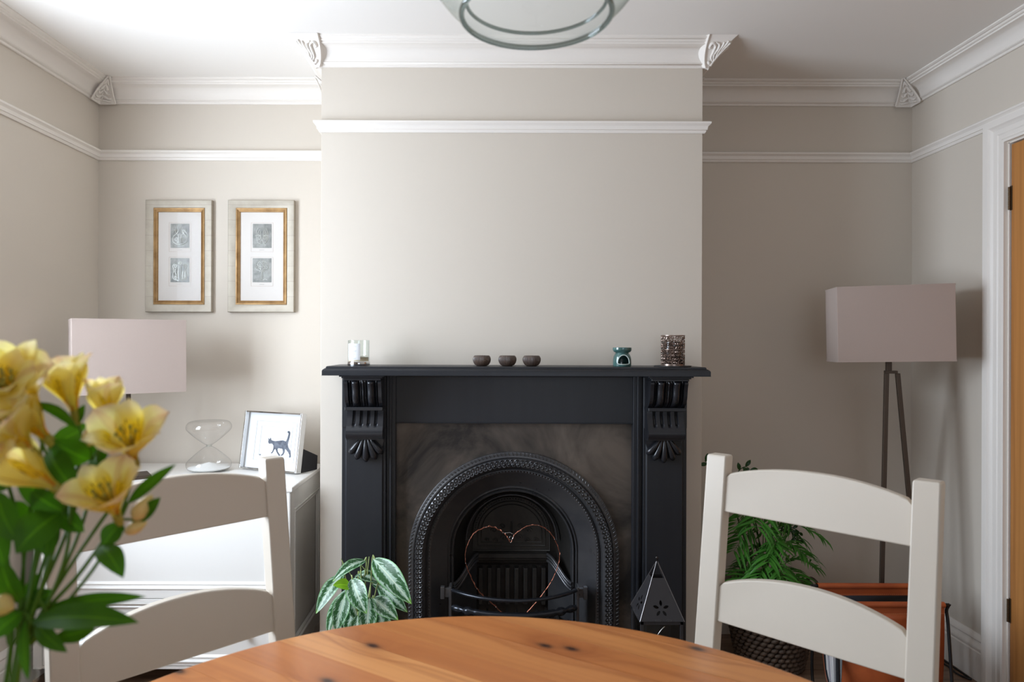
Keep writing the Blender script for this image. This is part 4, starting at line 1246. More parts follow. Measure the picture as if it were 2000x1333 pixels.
def picture(pxc, pyc, label, kinds):
    Yp = YB-0.022; c = at(pxc, pyc, Yp)
    W2, H2 = 64.8*Yp/F, 109.6*Yp/F
    r = thing('framed_print', label, 'picture', (c.x, YB, c.z-H2), 0, 'framed prints on the alcove wall')
    def ring(w, h, prof, name, mat):
        mb = MB()
        for d, y_ in prof: mb.v += [(c.x-w+d, Yp+y_, c.z-h+d), (c.x+w-d, Yp+y_, c.z-h+d), (c.x+w-d, Yp+y_, c.z+h-d), (c.x-w+d, Yp+y_, c.z+h-d)]
        for i in range(len(prof)-1):
            for k in range(4): mb.f.append((i*4+k, i*4+(k+1) % 4, (i+1)*4+(k+1) % 4, (i+1)*4+k))
        return build(mb, name, mat, r, smooth=25)
    ring(W2, H2, [(0, 0.0215), (0, 0.002), (0.002, 0.0), (0.006, 0.0), (0.030, 0.006), (0.033, 0.007)], 'frame', M_sframe)
    w1, h1 = W2-0.033, H2-0.033
    ring(w1, h1, [(0, 0.007), (0.0008, 0.004), (0.004, 0.003), (0.007, 0.004), (0.008, 0.007), (0.012, 0.009), (0.0135, 0.007), (0.016, 0.008), (0.018, 0.013), (0.018, 0.016)], 'gold_slip', M_gold)
    w2, h2 = w1-0.018, h1-0.018
    mt = build(MB().box((c.x-w2-0.001, Yp+0.014, c.z-h2-0.001), (c.x+w2+0.001, Yp+0.016, c.z+h2+0.001)), 'mount', M_mat, r)
    build(MB().box((c.x-w2-0.001, Yp+0.0112, c.z-h2-0.001), (c.x+w2+0.001, Yp+0.0120, c.z+h2+0.001)), 'glass', M_pane, r)
    for kk, (zc_, kind) in enumerate(zip((at(pxc, pyc-39.5, Yp).z, at(pxc, pyc+28, Yp).z), kinds)):
        pw, ph = 18.5*Yp/F, 24.5*Yp/F
        ox = 0.001
        pl = build(MB().box((c.x+ox-pw, Yp+0.0132, zc_-ph+0.004), (c.x+ox+pw, Yp+0.0142, zc_+ph)), 'embossed_plate', paint('pewter_plate', S(146, 146, 140), 0.42, 0.2, col2=S(104, 104, 100), nscale=45), r, bevel=0.0004, seg=1)
        mb = MB()
        for ln in tile_motif(kind):
            for sg_ in (-1, 1):
                pts = [Vector((c.x+ox+sg_*(0.5-u)*pw*1.9, Yp+0.0128, zc_-ph+0.006+v*(ph*2-0.012))) for u, v in ln]
                pts = resample(pts, max(8, len(pts)*3), closed=False) if len(pts) > 2 else pts
                mb.tube(pts, 0.0013, 5)
        build(mb, 'relief', paint('pewter_relief', S(188, 188, 182), 0.32, 0.4), pl, smooth=60)
        lm_ = MB(); e_ = 0.0068; wl = 0.0005
        xa, xb, za, zb_ = c.x+ox-pw-e_, c.x+ox+pw+e_, zc_-ph-0.013, zc_+ph+0.005
        for q_ in ((xa, za, xa+wl, zb_), (xb-wl, za, xb, zb_), (xa, za, xb, za+wl), (xa, zb_-wl, xb, zb_)):
            lm_.box((q_[0], Yp+0.0136, q_[1]), (q_[2], Yp+0.0141, q_[3]))
        build(lm_, 'ruled_border', paint('ruled_gold_line', S(156, 122, 90), 0.6), mt)
        cpn = MB()
        for i in range(5): cpn.box((c.x-0.010+i*0.0042, Yp+0.0136, zc_-ph-0.0058), (c.x-0.010+i*0.0042+0.003, Yp+0.0141, zc_-ph-0.0044))
        build(cpn, 'caption', paint('caption_ink', S(140, 132, 126), 0.8), mt)
    return r
picture(348.3, 500.3, 'left silver-framed pair of embossed prints, seated and curling figures, on the alcove wall', (0, 1))
picture(509.5, 500.5, 'right silver-framed pair of embossed prints, knot above a round tree, on the alcove wall', (2, 3))

# ------------------------------------------------------------------ pendant light (clear glass, hangs over the table)
pc = at(1047, 30, 0.90); pz = pc.z
pn = thing('pendant_light', 'clear glass pendant shade with thick greenish rim hanging above the pine table', 'pendant light', (pc.x, 0.90, CEIL))
Rp = 0.0985
prof = [(0.0, 0.205), (0.02, 0.205), (0.045, 0.200), (0.09, 0.185), (0.130, 0.155), (0.150, 0.118), (0.153, 0.085), (0.143, 0.052), (0.122, 0.022), (0.108, 0.009), (Rp+0.002, 0.002)]
build(MB().lathe(finer(prof, 4), 64, (pc.x, 0.90, pz), cap=False), 'glass_shade', M_pend, pn, smooth=80)
build(MB().tube([(pc.x+Rp*math.cos(2*PI*k/72), 0.90+Rp*math.sin(2*PI*k/72), pz) for k in range(72)], 0.0038, 12, closed=True), 'glass_rim', M_rim, pn, smooth=80)
build(MB().tube([(pc.x+(Rp-0.006)*math.cos(2*PI*k/72), 0.90+(Rp-0.006)*math.sin(2*PI*k/72), pz+0.0185) for k in range(72)], 0.0026, 10, closed=True), 'inner_lip', M_rim, pn, smooth=80)
build(MB().lathe([(0, 0.20), (0.022, 0.20), (0.024, 0.212), (0.018, 0.262), (0.006, 0.270), (0, 0.27)], 28, (pc.x, 0.90, pz)), 'cap', M_chrome, pn, smooth=40)
build(MB().tube([(pc.x, 0.90, pz+0.268), (pc.x, 0.90, CEIL-0.02)], 0.003, 8), 'flex', M_cord, pn, smooth=60)
build(MB().lathe([(0, -0.03), (0.03, -0.028), (0.05, -0.010), (0.052, 0), (0, 0)], 32, (pc.x, 0.90, CEIL)), 'ceiling_rose', M_chrome, pn, smooth=40)
build(MB().lathe([(0.016, 0.16), (0.016, 0.20)], 20, (pc.x, 0.90, pz)).ball((pc.x, 0.90, pz+0.13), 0.030, 20, 12), 'bulb', M_white, pn, smooth=60)

# ------------------------------------------------------------------ round pine table
TC = Vector((0.0, 0.640, 0.0)); TR = 0.622; TZ = 0.760; GA = math.radians(-32.7)
def on_table(px, py):
    p = on_plane(px, py, TZ); return (p.x-TC.x, p.y-TC.y)
knots = [on_table(*k) for k in ((728, 1262), (350, 1312), (1065, 1262), (1116, 1268), (1184, 1217), (1362, 1268), (640, 1331), (700, 1390))]
M_pine = pine('table_pine', GA, knots)
tbl = thing('round_table', 'round orange pine dining table in the foreground', 'table', TC)
g = Vector((math.cos(GA), math.sin(GA), 0)); h = Vector((-math.sin(GA), math.cos(GA), 0))
ws = [0.078, 0.062, 0.085, 0.070, 0.058, 0.082, 0.066, 0.074, 0.060, 0.086, 0.064, 0.076, 0.07, 0.061, 0.08, 0.066, 0.07, 0.08]
v0 = -TR; lev = [(TR-0.006, TZ-0.030), (TR-0.001, TZ-0.026), (TR, TZ-0.012), (TR-0.0015, TZ-0.006), (TR-0.005, TZ-0.002), (TR-0.011, TZ)]
i = 0
while v0 < TR-0.004:
    v1 = min(v0+ws[i % len(ws)], TR); i += 1
    if TR-v1 < 0.02: v1 = TR
    ns = 8; mb = MB(); cnt = 2*(ns+1)
    for r, z in lev:
        ring = []
        for k in range(ns+1):
            v = max(-r*0.9999, min(r*0.9999, v0+0.00015+(v1-v0-0.0003)*k/ns)); u = math.sqrt(max(0, r*r-v*v)); ring.append((u, v))
        ring += [(-u, v) for u, v in ring[::-1]]
        for u, v in ring:
            p = g*u+h*v; mb.v.append((p.x, p.y, z))
    for a in range(len(lev)-1):
        for k in range(cnt):
            l = (k+1) % cnt; mb.f.append((a*cnt+k, a*cnt+l, (a+1)*cnt+l, (a+1)*cnt+k))
    for base, rev in ((0, True), ((len(lev)-1)*cnt, False)):
        for k in range(ns):
            q = (base+k, base+k+1, base+cnt-2-k, base+cnt-1-k)
            mb.f.append(q[::-1] if rev else q)
    build(mb, 'tabletop_board', M_pine, tbl, local=True, smooth=25)
    v0 = v1
M_pine2 = pine('table_base_pine', 'z', (), S(196, 120, 58), S(220, 146, 80), S(160, 92, 44), 0.35, 24)
ap = MB(); nA = 64
ap.lathe([(0.50, TZ-0.095), (0.52, TZ-0.095), (0.52, TZ-0.031), (0.50, TZ-0.031)], nA, cap=False)
build(ap, 'apron', M_pine2, tbl, local=True, smooth=30)
build(MB().bar((-0.5, 0, TZ-0.05), (0.5, 0, TZ-0.05), 0.06, 0.035).bar((0, -0.5, TZ-0.05), (0, 0.5, TZ-0.05), 0.06, 0.035), 'bearer', M_pine2, tbl, local=True)
build(MB().lathe([(0.05, 0.12), (0.065, 0.14), (0.07, 0.2), (0.045, 0.26), (0.06, 0.36), (0.065, 0.45), (0.042, 0.55), (0.06, 0.6), (0.085, 0.64), (0.09, 0.70)], 32), 'pedestal', M_pine2, tbl, local=True, smooth=50)
for k in range(4):
    a = PI/4+k*PI/2
    d = Vector((math.cos(a), math.sin(a), 0))
    mb = MB()
    for q0, q1, hh in ((0.03, 0.16, 0.11), (0.16, 0.28, 0.07), (0.28, 0.36, 0.04)):
        mb.bar(d*q0+Vector((0, 0, 0.17-q0*0.35)), d*q1+Vector((0, 0, 0.17-q1*0.40)), 0.05, 0.05)
    mb.bar(d*0.35+Vector((0, 0, 0.0)), d*0.35+Vector((0, 0, 0.05)), 0.055, 0.055)
    build(mb, 'foot', M_pine2, tbl, local=True, bevel=0.004)

# ------------------------------------------------------------------ cream ladder-back chairs
def rake(z):
    if z >= 0.45: return (1.0-z)*0.1334
    return 0.0734-(0.45-z)*0.10
def make_chair(label, loc, rot):
    t = thing('dining_chair', label, 'chair', loc, rot, 'cream ladder-back chairs at the pine table')
    sp = 0.426; w, d = 0.048, 0.038
    for s in (-1, 1):
        mb = MB(); zs_ = [0, 0.15, 0.3, 0.45, 0.5, 0.7, 0.85, 0.994, 1.0]
        for z in zs_:
            yy = rake(z) if z > 0.46 or z < 0.44 else 0.07
            e = 0.0015 if z == 1.0 else 0
            for a, b in ((-w/2+e, -d/2+e), (w/2-e, -d/2+e), (w/2-e, d/2-e), (-w/2+e, d/2-e)):
                mb.v.append((s*sp/2+a, yy+b, z))
        for i in range(len(zs_)-1):
            for k in range(4): mb.f.append((i*4+k, i*4+(k+1) % 4, (i+1)*4+(k+1) % 4, (i+1)*4+k))
        mb.f += [(3, 2, 1, 0), tuple(len(mb.v)-4+k for k in range(4))]
        build(mb, 'back_post', M_chair, t, local=True, bevel=0.004, seg=3)
    x0, x1 = -sp/2+w/2-0.004, sp/2-w/2+0.004
    def rail(zb_, zt_, rise, name, cr=0.010):
        L = x1-x0; pts = [(x0, zb_), (x1, zb_)]
        nn = 26
        for k in range(nn+1):
            s = 1-k/nn
            u = 2*s-1
            z = zt_+rise*(1-abs(u)**2.1)
            e = min(s, 1-s)*L
            if e < cr: z -= cr*(1-math.sqrt(max(0, 1-((cr-e)/cr)**2)))
            pts.append((x0+L*s, z))
        mb = MB().poly([(a, 0.0105, b) for a, b in pts], (0, 1, 0), 0.021)
        mb.v = [(a, b+rake(c)+0.010*(1-(2*(a-x0)/L-1)**2)*-1+0.002, c) for a, b, c in mb.v]
        build(mb, name, M_chair, t, local=True, bevel=0.004, seg=3)
    rail(0.872, 0.957, 0.028, 'top_rail')
    rail(0.627, 0.710, 0.036, 'back_rail')
    # seat with gently dished top
    sw, sd = 0.235, 0.40
    y0_ = 0.062
    se = MB()
    outl = [(-0.205, y0_), (0.205, y0_), (0.212, y0_+0.03), (0.238, y0_+sd-0.05), (0.228, y0_+sd-0.015), (0.19, y0_+sd), (-0.19, y0_+sd), (-0.228, y0_+sd-0.015), (-0.238, y0_+sd-0.05), (-0.212, y0_+0.03)]
    se.poly([(a, b, 0.463) for a, b in outl], (0, 0, 1), 0.026)
    build(se, 'seat', M_chair, t, local=True, bevel=0.007, seg=3)
    for s in (-1, 1):
        build(MB().bar((s*0.195, y0_+sd-0.045, 0), (s*0.195, y0_+sd-0.045, 0.438), 0.044, 0.044, up=(0, 1, 0)), 'front_leg', M_chair, t, local=True, bevel=0.004)
        build(MB().box((s*0.195-0.011, 0.075, 0.375), (s*0.195+0.011, y0_+sd-0.06, 0.438)), 'seat_rail', M_chair, t, local=True, bevel=0.002)
        build(MB().box((s*0.198-0.010, 0.058, 0.17), (s*0.198+0.010, y0_+sd-0.06, 0.205)), 'stretcher', M_chair, t, local=True, bevel=0.003)
    build(MB().box((-0.18, y0_+sd-0.056, 0.375), (0.18, y0_+sd-0.034, 0.438)), 'seat_rail', M_chair, t, local=True, bevel=0.002)
    build(MB().box((-0.19, 0.062, 0.375), (0.19, 0.082, 0.438)), 'seat_rail', M_chair, t, local=True, bevel=0.002)
    build(MB().box((-0.19, 0.24, 0.178), (0.19, 0.262, 0.205)), 'stretcher', M_chair, t, local=True, bevel=0.003)
    return t
make_chair('cream ladder-back chair on the right of the table, in front of the palm plant', (0.707, 1.468, 0), math.radians(134.4))
make_chair('cream ladder-back chair on the left of the table, behind the yellow flowers', (-0.6376, 1.4056, 0), math.radians(225.5))

# ------------------------------------------------------------------ magazine rack with leather sling
rx0, rx1, rz = 1.207, 1.548, 0.385
yb_, yf_ = 2.478, 2.300
mr_ = thing('magazine_rack', 'tan leather sling magazine rack on black metal legs beside the floor lamp', 'magazine rack', ((rx0+rx1)/2, 2.39, 0))
def sling_path():
    P = [(yb_+0.002, rz-0.03), (yb_-0.004, rz-0.002), (yb_, rz+0.008), (yb_+0.010, rz+0.006), (yb_+0.012, rz-0.006)]
    return P
def sheet(path, mat, name, x0, x1, th=0.003, edge=0):
    mb = MB()
    for (y_, z_) in path: mb.v += [(x0, y_, z_), (x1, y_, z_)]
    for i in range(len(path)-1): mb.f.append((2*i, 2*i+1, 2*i+3, 2*i+2))
    return build(mb, name, mat, mr_, smooth=60, solid=-th)
U = [(yb_-0.010, rz-0.030), (2.455, 0.25), (2.425, 0.12), (2.405, 0.075), (2.380, 0.058), (2.345, 0.058), (2.318, 0.075), (2.304, 0.13), (2.298, 0.25), (yf_-0.002, rz-0.03)]
U2 = [Vector((0, a, b)) for a, b in U]
U3 = [(p.y, p.z) for p in resample(U2, 34, closed=False)]
outer = sheet(U3, M_leather, 'leather_sling', rx0, rx1)
cen = (2.39, 0.25)
inn = [(y_+(cen[0]-y_)*0.045, z_+(cen[1]-z_)*0.03 if z_ < 0.2 else z_) for y_, z_ in U3]
sheet(inn, M_suede, 'lining', rx0+0.001, rx1-0.001, 0.0015)
for yy in (yb_, yf_):
    mb = MB()
    nn = 14
    sec = [(yy+0.011*math.cos(a*2*PI/nn), rz+0.010*math.sin(a*2*PI/nn)) for a in range(nn)]
    for x in (rx0, rx1): mb.v += [(x, y_, z_) for y_, z_ in sec]
    for k in range(nn): mb.f.append((k, (k+1) % nn, nn+(k+1) % nn, nn+k))
    mb.box((rx0, yy-0.0035, rz-0.034), (rx1, yy+0.0035, rz-0.007))
    s_ = build(mb, 'leather_hem', M_leather, mr_, smooth=50)
    stt = MB()
    for k in range(46):
        x = rx0+0.006+k*(rx1-rx0-0.012)/45; stt.box((x, yy-0.0042, rz-0.0295), (x+0.004, yy-0.0033, rz-0.0288))
    build(stt, 'stitching', paint('stitch_thread', S(205, 150, 105), 0.8), s_)
    build(MB().tube([(rx0-0.016, yy, rz), (rx1+0.016, yy, rz)], 0.0055, 10), 'rod', M_black, mr_, smooth=60)
for s, xx in ((-1, rx0-0.016), (1, rx1+0.016)):
    for yy, yo in ((yb_, 2.47), (yf_, 2.285)):
        pts = [Vector((xx+s*0.004, yy, rz+0.003)), Vector((xx-s*0.004, yy+0.004, rz-0.020)), Vector((xx-s*0.002, yy, rz-0.06)), Vector((xx+s*0.002, (yy+yo)/2, 0.2)), Vector((xx+s*0.004, yo, 0.06)), Vector((xx+s*0.002, yo+(0.03 if yy == yf_ else -0.03), 0.008)), Vector((xx, 2.38, 0.0055))]
        build(MB().tube(resample(pts, 28, closed=False), 0.0052, 8), 'leg', M_black, mr_, smooth=60)
mags = [('glossy white magazine against the back of the leather rack', S(226, 226, 230), 2.405, 0.013, 0.24), ('pale lilac edged magazine second from the back in the rack', S(205, 198, 214), 2.388, 0.011, 0.235), ('white magazine in the middle of the rack', S(232, 232, 234), 2.372, 0.012, 0.24),
        ('black spined magazine near the front of the rack', S(34, 36, 42), 2.354, 0.009, 0.23), ('white magazine with a teal stripe at the front of the rack', S(214, 226, 228), 2.338, 0.013, 0.235)]
for k, (lb_, col, yy, th, hh) in enumerate(mags):
    x0_, x1_ = rx0+0.006+0.003*(k % 2), rx0+0.006+0.225
    tilt = (0.030, 0.024, 0.016, 0.006, -0.003)[k]
    zb0 = 0.067
    def slab(y0_, y1_, x0_, x1_, z0_, z1_):
        m = MB().box((x0_, y0_, z0_), (x1_, y1_, z1_))
        m.v = [(a, b+tilt*(c-zb0)/hh*1.2, c) for a, b, c in m.v]
        return m
    mt_ = thing('magazine', lb_, 'magazine', (x0_, yy, zb0), 0, 'magazines in the leather rack')
    build(slab(yy-th/2, yy+th/2, x0_+0.001, x1_-0.001, zb0+0.001, zb0+hh-0.001), 'pages', paint('magazine_pages', S(228, 226, 224) if k != 3 else S(60, 60, 64), 0.7), mt_)
    for y0_, y1_ in ((yy-th/2-0.0008, yy-th/2), (yy+th/2, yy+th/2+0.0008)):
        build(slab(y0_, y1_, x0_, x1_, zb0, zb0+hh), 'cover', paint('magazine_cover', col, 0.25, coat=0.4), mt_)
    if k == 4:
        build(slab(yy-0.002, yy+0.002, x0_-0.0006, x0_+0.002, zb0+0.001, zb0+hh-0.001), 'teal_stripe', paint('teal_print', S(70, 170, 165), 0.4), mt_)

# cable coiled on the floor by the right skirting, and the one by the left wall
def cable(name, label, pts, r=0.0036):
    P = resample([Vector((min(Vector(p).x, XR-0.034), Vector(p).y, Vector(p).z)) for p in pts], len(pts)*7, closed=False)
    o = build(MB().tube(P, r, 8), name, M_cord, smooth=60, loc=P[0])
    return tag(o, label, 'cable')
def fl(px, py, z=0.004): return on_plane(px, py, z)
cable('power_cable', 'black power cable looping on the floor by the right skirting board', [fl(1800, 1262), fl(1838, 1250), fl(1858, 1256), fl(1868, 1268), fl(1862, 1279), fl(1845, 1277, .009), fl(1850, 1276, .009), fl(1868, 1282), fl(1888, 1291), fl(1900, 1301), fl(1905, 1309), fl(1913, 1320), fl(1908, 1327), fl(1890, 1326), fl(1868, 1316), fl(1845, 1298), fl(1815, 1290), fl(1780, 1292)])
wx_ = XL+0.006
cable('lamp_cable', 'thin black lamp cable hanging beside the white sideboard at the left wall', [(-1.60, 2.93, CZ-0.01), (XL+0.03, 2.85, 0.60), (XL+0.028, 2.62, 0.34), (XL+0.026, 2.50, 0.22), (XL+0.024, 2.42, 0.19), (XL+0.03, 2.40, 0.10), (XL+0.04, 2.44, 0.03), (XL+0.05, 2.50, 0.005)], 0.0028)

# ------------------------------------------------------------------ lantern on the floor by the surround
lx, ly_ = 0.587, 2.326; hwL = 0.0735; zb1 = 0.344; zap = 0.524
M_lan = paint('lantern_grey_metal', S(48, 46, 48), 0.5, 0.1, bscale=300, bstr=0.1)
lan = thing('lantern', 'dark grey metal lantern with pierced pyramid roof standing right of the fireplace', 'lantern', (lx, ly_, 0))
tt = 0.705
A3 = Vector((lx, ly_, zap))
for k in range(4):
    a = -PI/2+k*PI/2; out = Vector((math.cos(a), math.sin(a), 0)); rt = Vector((-math.sin(a), math.cos(a), 0))
    c0 = Vector((lx, ly_, zb1))+out*hwL; up_v = (A3-c0)
    def Q(u, v): return c0+rt*u+up_v*v
    outer_ = [Q(-hwL, 0), Q(hwL, 0), Q(hwL*(1-tt), tt), Q(-hwL*(1-tt), tt)]
    holes = []; sl_ = up_v.length
    for j in range(5):
        b_ = PI/2+j*2*PI/5; cx_, cz_ = 0.0, 0.205*1.0
        hp = []
        for q in range(10):
            s_ = q/9 if q < 10 else 0
            pass
        for q in range(12):
            th = 2*PI*q/12
            la = 0.0175+0.0095*math.cos(th); wa = 0.0048*math.sin(th)*(1-0.25*abs(math.cos(th))**2)*1.0
            du = la*math.cos(b_)-wa*math.sin(b_); dv = la*math.sin(b_)+wa*math.cos(b_)
            hp.append(Q(cx_+du, cz_+dv/sl_))
        holes.append(hp)
    nrm = rt.cross(up_v).normalized()
    if nrm.dot(out) < 0: nrm = -nrm
    ro = build(MB().poly(outer_, nrm, 0.0012, holes), 'roof_panel', M_lan, lan)
    tb = MB()
    for sx_ in (-0.022, 0.014):
        for q0, q1 in (((sx_, .004), (sx_+.016, .004)), ((sx_, .026), (sx_+.016, .026)), ((sx_, .004), (sx_, .026)), ((sx_+.016, .004), (sx_+.016, .026))):
            tb.tube([Q(*q0)+nrm*0.0006, Q(*q1)+nrm*0.0006], 0.0006, 5)
    build(tb, 'roof_tab', paint('lantern_edge', S(84, 82, 82), 0.4, 0.4), ro)
edge_m = paint('lantern_rod', S(128, 124, 124), 0.3, 0.7)
rd = MB()
for sx_, sy_ in ((-1, -1), (1, -1), (1, 1), (-1, 1)):
    rd.tube([(lx+sx_*hwL, ly_+sy_*hwL, zb1), (lx, ly_, zap)], 0.0013, 6)
build(rd, 'roof_rod', edge_m, lan)
build(MB().ball((lx, ly_, zap+0.009), 0.0058, 14, 10).lathe([(0.003, -0.006), (0.004, 0.003)], 10, (lx, ly_, zap)), 'finial', paint('finial_dark', S(70, 66, 66), 0.15, 0.8), lan, smooth=60)
db = MB().box((lx-hwL*.3, ly_-hwL*.3, zb1+0.115), (lx+hwL*.3, ly_+hwL*.3, zb1+0.118))
bd_ = MB()
for sx_ in (-1, 1):
    for sy_ in (-1, 1):
        cx_, cy_ = lx+sx_*(hwL-0.008), ly_+sy_*(hwL-0.008)
        bd_.box((cx_-0.005, cy_-0.005, 0.0), (cx_+0.005, cy_+0.005, zb1-0.001))
bd_.box((lx-hwL+.003, ly_-hwL+.003, 0.012), (lx+hwL-.003, ly_+hwL-.003, 0.026))
for zz_ in (zb1-0.012,):
    for q_ in (((lx-hwL+.003, ly_-hwL+.003), (lx+hwL-.003, ly_-hwL+.011)), ((lx-hwL+.003, ly_+hwL-.011), (lx+hwL-.003, ly_+hwL-.003)), ((lx-hwL+.003, ly_-hwL+.003), (lx-hwL+.011, ly_+hwL-.003)), ((lx+hwL-.011, ly_-hwL+.003), (lx+hwL-.003, ly_+hwL-.003))):
        bd_.box((q_[0][0], q_[0][1], zz_), (q_[1][0], q_[1][1], zb1-0.001))
build(bd_, 'lantern_body', M_lan, lan, bevel=0.0008, seg=1)
for k in range(4):
    a = -PI/2+k*PI/2; out = Vector((math.cos(a), math.sin(a), 0)); rt = Vector((-math.sin(a), math.cos(a), 0))
    c0 = Vector((lx, ly_, 0))+out*(hwL-0.008)
    m_ = MB().add([c0-rt*(hwL-.012)+Vector((0, 0, .026)), c0+rt*(hwL-.012)+Vector((0, 0, .026)), c0+rt*(hwL-.012)+Vector((0, 0, zb1-.012)), c0-rt*(hwL-.012)+Vector((0, 0, zb1-.012))], [(0, 1, 2, 3)])
    build(m_, 'glass_pane', M_frosty, lan, solid=0.0015)
hd = [Vector((lx-0.030, ly_-hwL-0.004, zb1-0.075)), Vector((lx-0.018, ly_-hwL-0.010, zb1-0.040)), Vector((lx-0.002, ly_-hwL-0.010, zb1-0.018)), Vector((lx+0.006, ly_-hwL-0.006, zb1-0.014))]
build(MB().tube(resample(hd, 14, closed=False), 0.0014, 6), 'latch_wire', M_silver, lan, smooth=60)
build(MB().lathe([(0.026, 0.026), (0.026, 0.12), (0.022, 0.124), (0, 0.12)], 28, (lx, ly_, 0)), 'pillar_candle', paint('ivory_wax', S(196, 186, 160), 0.5), lan, smooth=50)

# ------------------------------------------------------------------ plants
def leaf_mat(name, c1, c2, back=None, rough=0.38, trans=0.25):
    t = NT(name)
    uv = t.add('ShaderNodeTexCoord').outputs['UV']
    sep = t.add('ShaderNodeSeparateXYZ'); t.link(uv, sep.inputs[0])
    a = t.math('ABSOLUTE', t.math('SUBTRACT', sep.outputs[0], 0.5))
    n = t.noise(t.coord('Object'), 30, 3)
    c = t.mix(n, c1, c2)
    mid = t.math('LESS_THAN', a, 0.035)
    c = t.mix(t.math('MULTIPLY', mid, 0.5), c, tuple(min(1, q*1.8) for q in c2[:3])+(1,))
    t.link(c, t.b.inputs['Base Color'])
    t.b.inputs['Roughness'].default_value = rough
    t.b.inputs['Specular IOR Level'].default_value = 0.3
    tr = t.add('ShaderNodeBsdfTranslucent'); t.link(c, tr.inputs[0])
    mx = t.add('ShaderNodeMixShader'); mx.inputs[0].default_value = trans
    t.link(t.b.outputs[0], mx.inputs[1]); t.link(tr.outputs[0], mx.inputs[2]); t.link(mx.outputs[0], t.out.inputs[0])
    return t.m
def variegated():
    t = NT('silver_variegated_leaf')
    uv = t.add('ShaderNodeTexCoord').outputs['UV']
    sep = t.add('ShaderNodeSeparateXYZ'); t.link(uv, sep.inputs[0])
    oi = t.add('ShaderNodeObjectInfo')
    a = t.math('MULTIPLY', t.math('ABSOLUTE', t.math('SUBTRACT', sep.outputs[0], 0.5)), 2.0)
    v = sep.outputs[1]
    # slanted side veins: coordinate constant along a vein
    vein = t.math('SUBTRACT', v, t.math('MULTIPLY', a, 0.28))
    cm = t.add('ShaderNodeCombineXYZ')
    t.link(t.math('MULTIPLY', vein, 12.0), cm.inputs[0]); t.link(t.math('MULTIPLY', a, 2.2), cm.inputs[1]); t.link(t.math('MULTIPLY', oi.outputs['Random'], 50), cm.inputs[2])
    n = t.noise(cm.outputs[0], 1.6, 4, 0.65, 0.4)
    # dark band half way between midrib and edge
    band = t.math('SUBTRACT', 1.0, t.math('ABSOLUTE', t.math('MULTIPLY', t.math('SUBTRACT', a, 0.52), 2.0)))
    f = t.math('ADD', t.math('MULTIPLY', n, 1.35), t.math('MULTIPLY', band, 0.42))
    f = t.ramp(f, [(0.82, (0, 0, 0)), (0.93, (1, 1, 1))])
    c = t.mix(f, S(170, 196, 176), S(34, 86, 38))
    c = t.mix(t.ramp(a, [(0.86, (0, 0, 0)), (0.97, (1, 1, 1))]), c, S(108, 168, 98))
    c = t.mix(t.ramp(v, [(0.90, (0, 0, 0)), (0.99, (1, 1, 1))]), c, S(120, 180, 50))
    c = t.mix(t.math('LESS_THAN', a, 0.05), c, S(205, 218, 196))
    t.link(c, t.b.inputs['Base Color']); t.b.inputs['Roughness'].default_value = 0.33
    tr = t.add('ShaderNodeBsdfTranslucent'); t.link(c, tr.inputs[0])
    mx = t.add('ShaderNodeMixShader'); mx.inputs[0].default_value = 0.18
    t.link(t.b.outputs[0], mx.inputs[1]); t.link(tr.outputs[0], mx.inputs[2]); t.link(mx.outputs[0], t.out.inputs[0])
    return t.m
M_var = variegated()
M_new = leaf_mat('fresh_green_leaf', S(120, 180, 30), S(150, 205, 50))
M_palm = leaf_mat('palm_green', S(40, 96, 32), S(78, 138, 48))
M_zz = leaf_mat('glossy_dark_leaf', S(28, 62, 24), S(44, 84, 34), rough=0.25)
M_lily = leaf_mat('lily_leaf_green', S(38, 90, 4), S(74, 124, 10), rough=0.6, trans=0.3)
M_stem = paint('green_stem', S(74, 112, 30), 0.6, spec=0.2)
M_stem2 = paint('pale_stem', S(160, 176, 110), 0.5)

def leaf_mesh(mb, A, B, w, nrm, arch=0.15, fold=0.25, nu=8, nv=12, peak=0.45, twist=0.0, tipcurl=0.0):
    """leaf from A to B; nrm = the side the upper face looks to; w full width"""
    A = Vector(A); B = Vector(B); ax = B-A; L = ax.length; axn = ax.normalized()
    n0 = (Vector(nrm)-axn*Vector(nrm).dot(axn)).normalized(); sd0 = axn.cross(n0)
    b = len(mb.v)
    for i in range(nu+1):
        for j in range(nv+1):
            u, v = i/nu, j/nv
            s = 2*u-1
            # width profile
            if v < peak: wd_ = math.sin(v/peak*PI/2)**0.75
            else: wd_ = math.cos((v-peak)/(1-peak)*PI/2)**0.85
            ww = w/2*max(0.0, wd_)
            tw = twist*v
            sd = sd0*math.cos(tw)+n0*math.sin(tw); nn = n0*math.cos(tw)-sd0*math.sin(tw)
            c = A+ax*v+n0*(arch*L*math.sin(PI*v)-tipcurl*L*v**3)
            p = c+sd*(s*ww)+nn*(fold*ww*(abs(s)**1.3)-0.02*w*math.sin(v*40)*abs(s)*0.3)
            mb.v.append(tuple(p)); mb.uv[len(mb.v)-1] = (u, v)
    for i in range(nu):
        for j in range(nv):
            a = b+i*(nv+1)+j; mb.f.append((a, a+nv+1, a+nv+2, a+1))
    return mb

